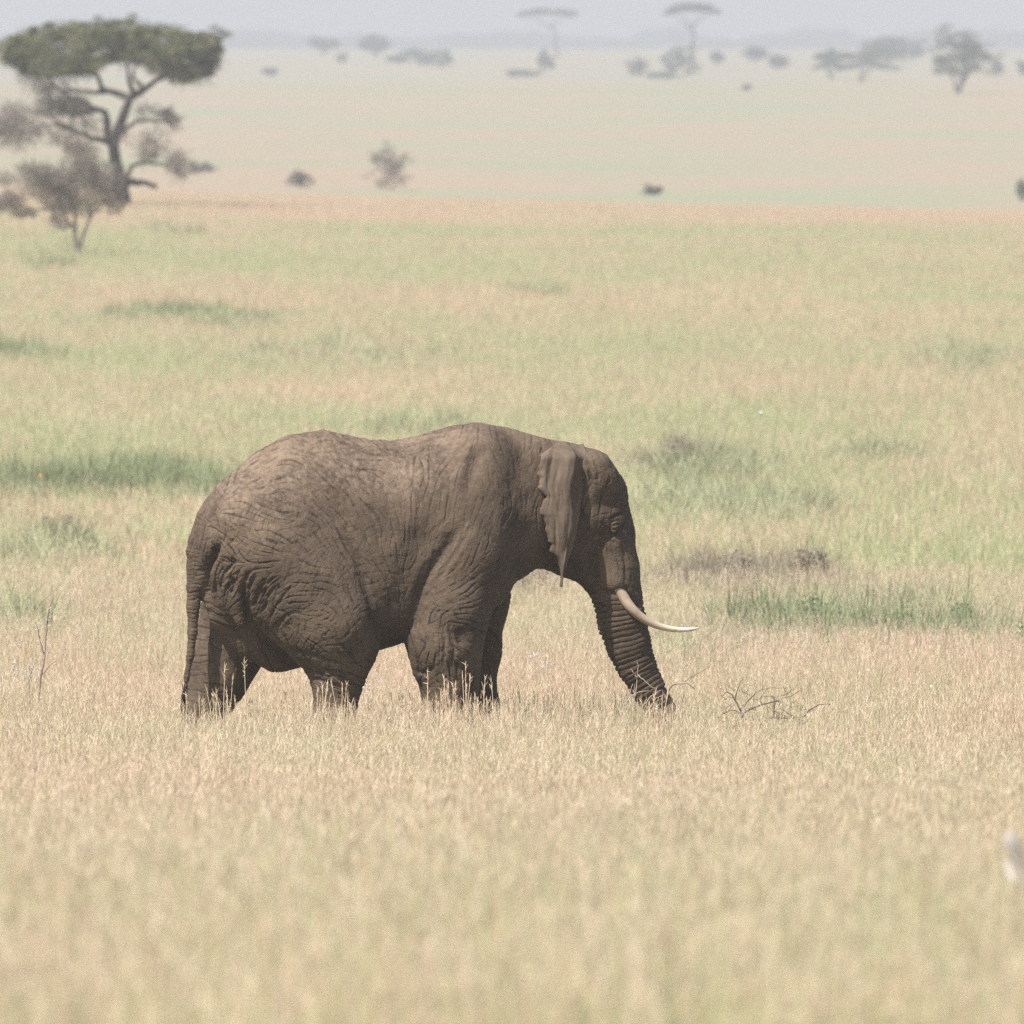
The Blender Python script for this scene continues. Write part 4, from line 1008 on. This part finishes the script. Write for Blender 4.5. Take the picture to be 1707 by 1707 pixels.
# ------------------------------------------------------------------ dead wood, herbs, flowers
def tapered(mb, pts, Y, r0, r1, sides=7, n=12, jit=0): mb.tube(smooth_path(ptsW(pts, Y), n, jit), [r0, r1], sides)
def dead_things():
    # blurred pale broken branch at the right edge, near the camera
    Y = 64.0; b = P(1768, 1740, Y); b.z = float(gz(b.x, Y))
    root = empty('dead_branch', b, 'pale weathered broken branch leaning out of the grass at lower right edge', 'dead branch')
    mb = MB(); tapered(mb, [(1776, 1755), (1738, 1590), (1716, 1500), (1698, 1440), (1682, 1388)], Y, .050, .026, 9, 12, .003)
    link('stick', mb.mesh('dead_branch', True, b), M_DEAD, root)
    mb = MB(); tapered(mb, [(1708, 1482), (1690, 1464, .1), (1680, 1440, .15)], Y, .03, .018)
    link('side_branch', mb.mesh('dead_side_branch', True, b), M_DEAD, root)
    # fallen twiggy branch right of the trunk
    Y = 149.0; b = P(1260, 1235, Y); b.z = float(gz(b.x, Y))
    root = empty('fallen_branch', b, 'dark dead twigs of a fallen branch lying in the grass right of the trunk', 'dead branch')
    mb = MB()
    for l, r in (([(1222, 1215), (1236, 1190), (1252, 1180), (1275, 1172), (1300, 1168)], .016), ([(1236, 1186), (1225, 1165), (1212, 1150), (1205, 1160)], .008), ([(1225, 1168), (1232, 1140), (1240, 1128)], .006),
                 ([(1283, 1195), (1300, 1196), (1316, 1197)], .020), ([(1290, 1192), (1292, 1165), (1287, 1158), (1268, 1163)], .009), ([(1338, 1195), (1350, 1182), (1372, 1172), (1385, 1174)], .011), ([(1338, 1200), (1335, 1215)], .010),
                 ([(1205, 1190), (1222, 1182), (1236, 1190)], .007), ([(1240, 1178), (1262, 1150), (1290, 1146), (1310, 1147)], .006), ([(1300, 1180), (1318, 1192), (1335, 1196)], .007), ([(1110, 1160), (1120, 1140), (1140, 1137), (1158, 1148)], .008),
                 ([(1112, 1168), (1104, 1150)], .006), ([(1270, 1150), (1272, 1120)], .004), ([(1140, 1137), (1165, 1122), (1185, 1110)], .004)):
        if l[0][0] in (1270, 1283, 1338, 1110, 1112): m2 = MB(); tapered(m2, l, Y - .2, r, r*.45, 6, 10, .004); link('branch', m2.mesh('fallen_branch', True, b), M_TWIG, root)
        else: tapered(mb, l, Y - .2, r, r*.45, 6, 10, .004)
    link('branch', mb.mesh('fallen_branch', True, b), M_TWIG, root)
    mb = MB(); A, B = [], []
    for _ in range(90):
        x = random.uniform(1195, 1345); y = random.uniform(1150, 1205); A.append(P(x, y, Y - .2 + random.uniform(-.2, .2))); B.append(P(x + random.uniform(-22, 22), y + random.uniform(-16, 10), Y - .2 + random.uniform(-.3, .3)))
    mb.segs(np.array(A), np.array(B), .0035, .0015); link('twig', mb.mesh('fallen_twigs', False, b), M_TWIG, root)
    # twigs by the trunk tip
    root = empty('dead_twig', (P(1075, 1190, 148).x, 148.2, 0), 'thin bleached twigs held and crossed in front of the trunk tip', 'twigs')
    mb = MB()
    for l in ([(1050, 1185), (1062, 1150), (1064, 1110), (1062, 1104)], [(1064, 1125), (1080, 1140), (1100, 1155)], [(1045, 1170), (1060, 1155), (1082, 1150)], [(1062, 1130), (1052, 1115)], [(1070, 1180), (1085, 1160), (1102, 1150)], [(1040, 1178), (1048, 1160), (1055, 1140)], [(1078, 1190), (1092, 1165), (1108, 1158)]):
        tapered(mb, l, 148.4, .0055, .002, 5, 9, .004)
    link('stalk', mb.mesh('bleached_twig', True), M_DRYTWIG, root); root.children[0].matrix_parent_inverse = root.matrix_basis.inverted() if False else Matrix.Translation(-Vector(root.location))
    # sapling at the left
    Y = 158.0; b = P(66, 1225, Y); b.z = float(gz(b.x, Y))
    root = empty('dead_sapling', b, 'slim bare grey sapling with forked tip standing in the grass at left', 'sapling')
    mb = MB()
    for l, r in (([(58, 1235), (62, 1160), (71, 1120), (75, 1095), (77, 1060), (78, 1035), (85, 1000), (90, 990)], .011), ([(74, 1090), (66, 1065), (62, 1045), (60, 1035)], .007), ([(76, 1060), (80, 1040), (82, 1022)], .006), ([(70, 1125), (85, 1108), (95, 1100)], .005), ([(50, 1180), (48, 1140), (54, 1115)], .006)):
        tapered(mb, l, Y, r, r*.35, 6, 12, .004)
    link('stem', mb.mesh('sapling_stem', True, b), M_TWIG, root)
    mb = MB(); cs = [(62, 1040), (60, 1050), (80, 1030), (84, 1018), (34, 1078), (28, 1070), (80, 1085), (88, 1095), (52, 1118), (77, 1045), (66, 1070)]
    mb.leaves(np.concatenate([clump(26, np.array(P(x, y, Y)), (.035, .04, .04)) for x, y in cs]), .007, 0); link('leaves', mb.mesh('sapling_leaves', False, b), M_PALE, root)
    # pale herbs
    for i, (x, y, w, lab) in enumerate(((10, 1135, 26, 'pale whitish herb clump at the far left edge beside the bare sapling'), (45, 1122, 22, 'pale whitish herb clump between the left edge and the bare sapling'), (620, 1145, 22, 'pale wispy herb right of the near hind leg'), (900, 1110, 20, 'pale lilac herb clump between forelegs and trunk'), (1690, 1362, 12, 'small white flowering herb above the pale broken branch'))):
        Yh = y_for_row(x, y + 95, 90, 230); bb = P(x, y + 90, Yh); bb.z = float(gz(bb.x, Yh)); root = empty('pale_herb', bb, lab, 'herb', 'pale herbs'); mb = MB(); st = MB(); s = Yh / F
        for k in range(14):
            t = np.array(P(x + random.uniform(-w, w), y + random.uniform(-20, 22), Yh + random.uniform(-.1, .1)))
            st.segs(np.array([bb]) , np.array([t]), .003, .002); mb.leaves(clump(22, t, (.03, .03, .05)), .0075, 0)
        link('stem', st.mesh('herb_stem', False, bb), M_PALE, root); link('flowers', mb.mesh('herb_flowers', False, bb), M_PALE, root)['kind'] = 'stuff'
    # little flowers, each one a thing
    fl = [(67, 792, 'o', 'pale orange flower below the green streak at upper left'), (196, 1185, 'o', 'orange flower left of the tail tuft, leftmost of its row'), (248, 1194, 'o', 'orange flower left of the tail tuft, middle of its row'), (296, 1197, 'o', 'orange flower nearest to the tail tuft'),
          (740, 1218, 'o', 'orange flower in the grass below the near foreleg'), (694, 1204, 'o', 'faint orange flower between hind leg and foreleg'), (1233, 1227, 'o', 'orange flower in the grass below the fallen twigs'), (1514, 1131, 'o', 'orange flower in the right field below the green shrub row'),
          (1535, 1379, 'o', 'orange flower at lower right, left of the pale broken branch'), (1552, 1143, 'w', 'white flower in the right field beside the orange flower'), (1447, 1116, 'w', 'white flower in the right field, the upper one'), (1268, 686, 'w', 'white speck of a flower high on the plain right of the elephant'), (1127, 1133, 'w', 'tiny white flower right of the trunk')]
    for (x, y, k, lab) in fl:
        Yh = y_for_row(x, y + .62 * F / 170, 100, 400); top = np.array(P(x, y, Yh)); gb = np.array([top[0], Yh, float(gz(top[0], Yh))]); sc = Yh / 150
        root = empty('orange_flower' if k == 'o' else 'white_flower', gb, lab, 'flower', 'orange flowers in the grass' if k == 'o' else 'white flowers in the grass')
        st = MB(); st.segs(np.array([gb]), np.array([top]), .003, .002); link('stem', st.mesh('flower_stem', False, gb), M_PALE, root)
        mb = MB()
        for q in range(6):
            a = q * math.pi / 3; d = np.array([math.cos(a), -.5, math.sin(a)]) * .013 * sc; e = np.array([-math.sin(a), 0, math.cos(a)]) * .008 * sc
            mb.add(np.array([top, top + d*.6 + e, top + d, top + d*.6 - e]), [(0, 1, 2, 3)])
        link('petals', mb.mesh('flower_petals', False, gb), M_ORANGE if k == 'o' else M_WHITE, root)
dead_things()

# tall seeding stalks in front of the legs
def stalks():
    spec = [(375, 1112, 1), (388, 1130, 0), (407, 1102, 1), (345, 1150, 0), (776, 1106, 1), (784, 1128, 0), (771, 1125, 0), (740, 1130, 0), (713, 1118, 1), (809, 1130, 0), (819, 1134, 0), (806, 1145, 0), (546, 1140, 0), (552, 1137, 0), (571, 1142, 0), (530, 1150, 0), (1058, 1150, 0), (1090, 1160, 0), (1025, 1155, 0), (735, 1150, 0), (759, 1142, 0), (580, 1155, 0), (362, 1160, 0)]
    spec += [(random.uniform(300, 1140), random.uniform(1150, 1185), 0) for _ in range(80)] + [(random.choice([350, 560, 740, 800]) + random.gauss(0, 25), random.uniform(1138, 1175), 0) for _ in range(40)]
    mb = MB()
    for (x, y, big) in spec:
        Y = 147.6 + random.uniform(-.5, .3); top = np.array(P(x, y, Y)); xb = top[0] + random.uniform(-.12, .12)
        bot = np.array([xb, Y, float(gz(xb, Y))]); mid = (top + bot) / 2 + np.array([random.uniform(-.04, .04), 0, .05])
        mb.tube(smooth_path([bot, mid, top], 9), [.0045, .0028], 5, .3)
        d = top - mid; d /= np.linalg.norm(d)
        for j in range(12 if big else 8):
            p = top - d * .012 * j; e = d + rng.normal(size=3) * (.45 if big else .3); e /= np.linalg.norm(e)
            mb.segs(p[None], (p + e * random.uniform(.03, .055))[None], .0055, .0015, random.random())
    me = mb.mesh('seeding_stalks'); n = len(me.vertices); vattr(me, 'h', np.full(n, .9)); vattr(me, 'head', np.full(n, .85))
    o = link('seeding_grass', me, M_GRASS); tag(o, 'taller straw grass stalks with seed heads in front of the elephant legs', 'grass', kind='stuff')
stalks()

# ------------------------------------------------------------------ haze
def haze():
    x, y0, y1, z0, z1 = 6200, -390, 12950, -7.2, 60.0
    V = [(sx*x, y, z) for z in (z0, z1) for y in (y0, y1) for sx in (-1, 1)]
    Q = [(0, 2, 3, 1), (4, 5, 7, 6), (0, 1, 5, 4), (2, 6, 7, 3), (0, 4, 6, 2), (1, 3, 7, 5)]
    t = NT('haze air')
    pv = t.n('ShaderNodeVolumePrincipled', {'Color': (.74, .785, .875, 1), 'Density': .00023, 'Anisotropy': .35})
    t.n('ShaderNodeOutputMaterial', {'Volume': pv.outputs[0]})
    tag(link('haze', npmesh('haze', V, np.array(Q)), t.m), kind='stuff')
haze()

# ------------------------------------------------------------------ light
SUN_EL, SUN_AZ = R(53), R(-137)     # azimuth measured from +Y (into the picture) clockwise; negative = left
sd = Vector((math.sin(SUN_AZ)*math.cos(SUN_EL), math.cos(SUN_AZ)*math.cos(SUN_EL), math.sin(SUN_EL)))
L = bpy.data.lights.new('sun', 'SUN'); L.energy = 4.6; L.angle = R(.6); L.color = (1, .95, .88)
lo = bpy.data.objects.new('sun', L); C.objects.link(lo); lo.rotation_euler = (-sd).to_track_quat('-Z', 'Y').to_euler(); lo.location = sd * 60
w = bpy.data.worlds.new('World'); S.world = w; w.use_nodes = True
nt = w.node_tree; sk = nt.nodes.new('ShaderNodeTexSky'); sk.sky_type = 'NISHITA'; sk.sun_disc = False; sk.sun_elevation = SUN_EL; sk.sun_rotation = SUN_AZ; sk.air_density = 1.0; sk.dust_density = 3.0; sk.ozone_density = 1.0
bg = nt.nodes['Background']; bg.inputs[1].default_value = .075; nt.links.new(sk.outputs[0], bg.inputs[0])

# ------------------------------------------------------------------ camera
cam = bpy.data.cameras.new('camera'); co_ = bpy.data.objects.new('camera', cam); C.objects.link(co_); S.camera = co_
co_.location = (0, 0, CAMZ); co_.rotation_euler = (math.pi/2 - PITCH, 0, 0)
cam.sensor_width = 36; cam.lens = F / 1707 * 36; cam.clip_start = 1; cam.clip_end = 30000
cam.dof.use_dof = True; cam.dof.focus_distance = 149.5; cam.dof.aperture_fstop = cam.lens / 80.0

v = S.view_settings; v.view_transform = 'Standard'; v.look = 'None'; v.exposure = 1.0; v.gamma = 1
S.render.engine = 'CYCLES'; cy = S.cycles
cy.use_denoising = False
try: cy.denoiser = 'OPENIMAGEDENOISE'
except Exception: pass
cy.max_bounces = 6; cy.diffuse_bounces = 3; cy.transmission_bounces = 3; cy.volume_bounces = 1; cy.glossy_bounces = 2; cy.transparent_max_bounces = 6
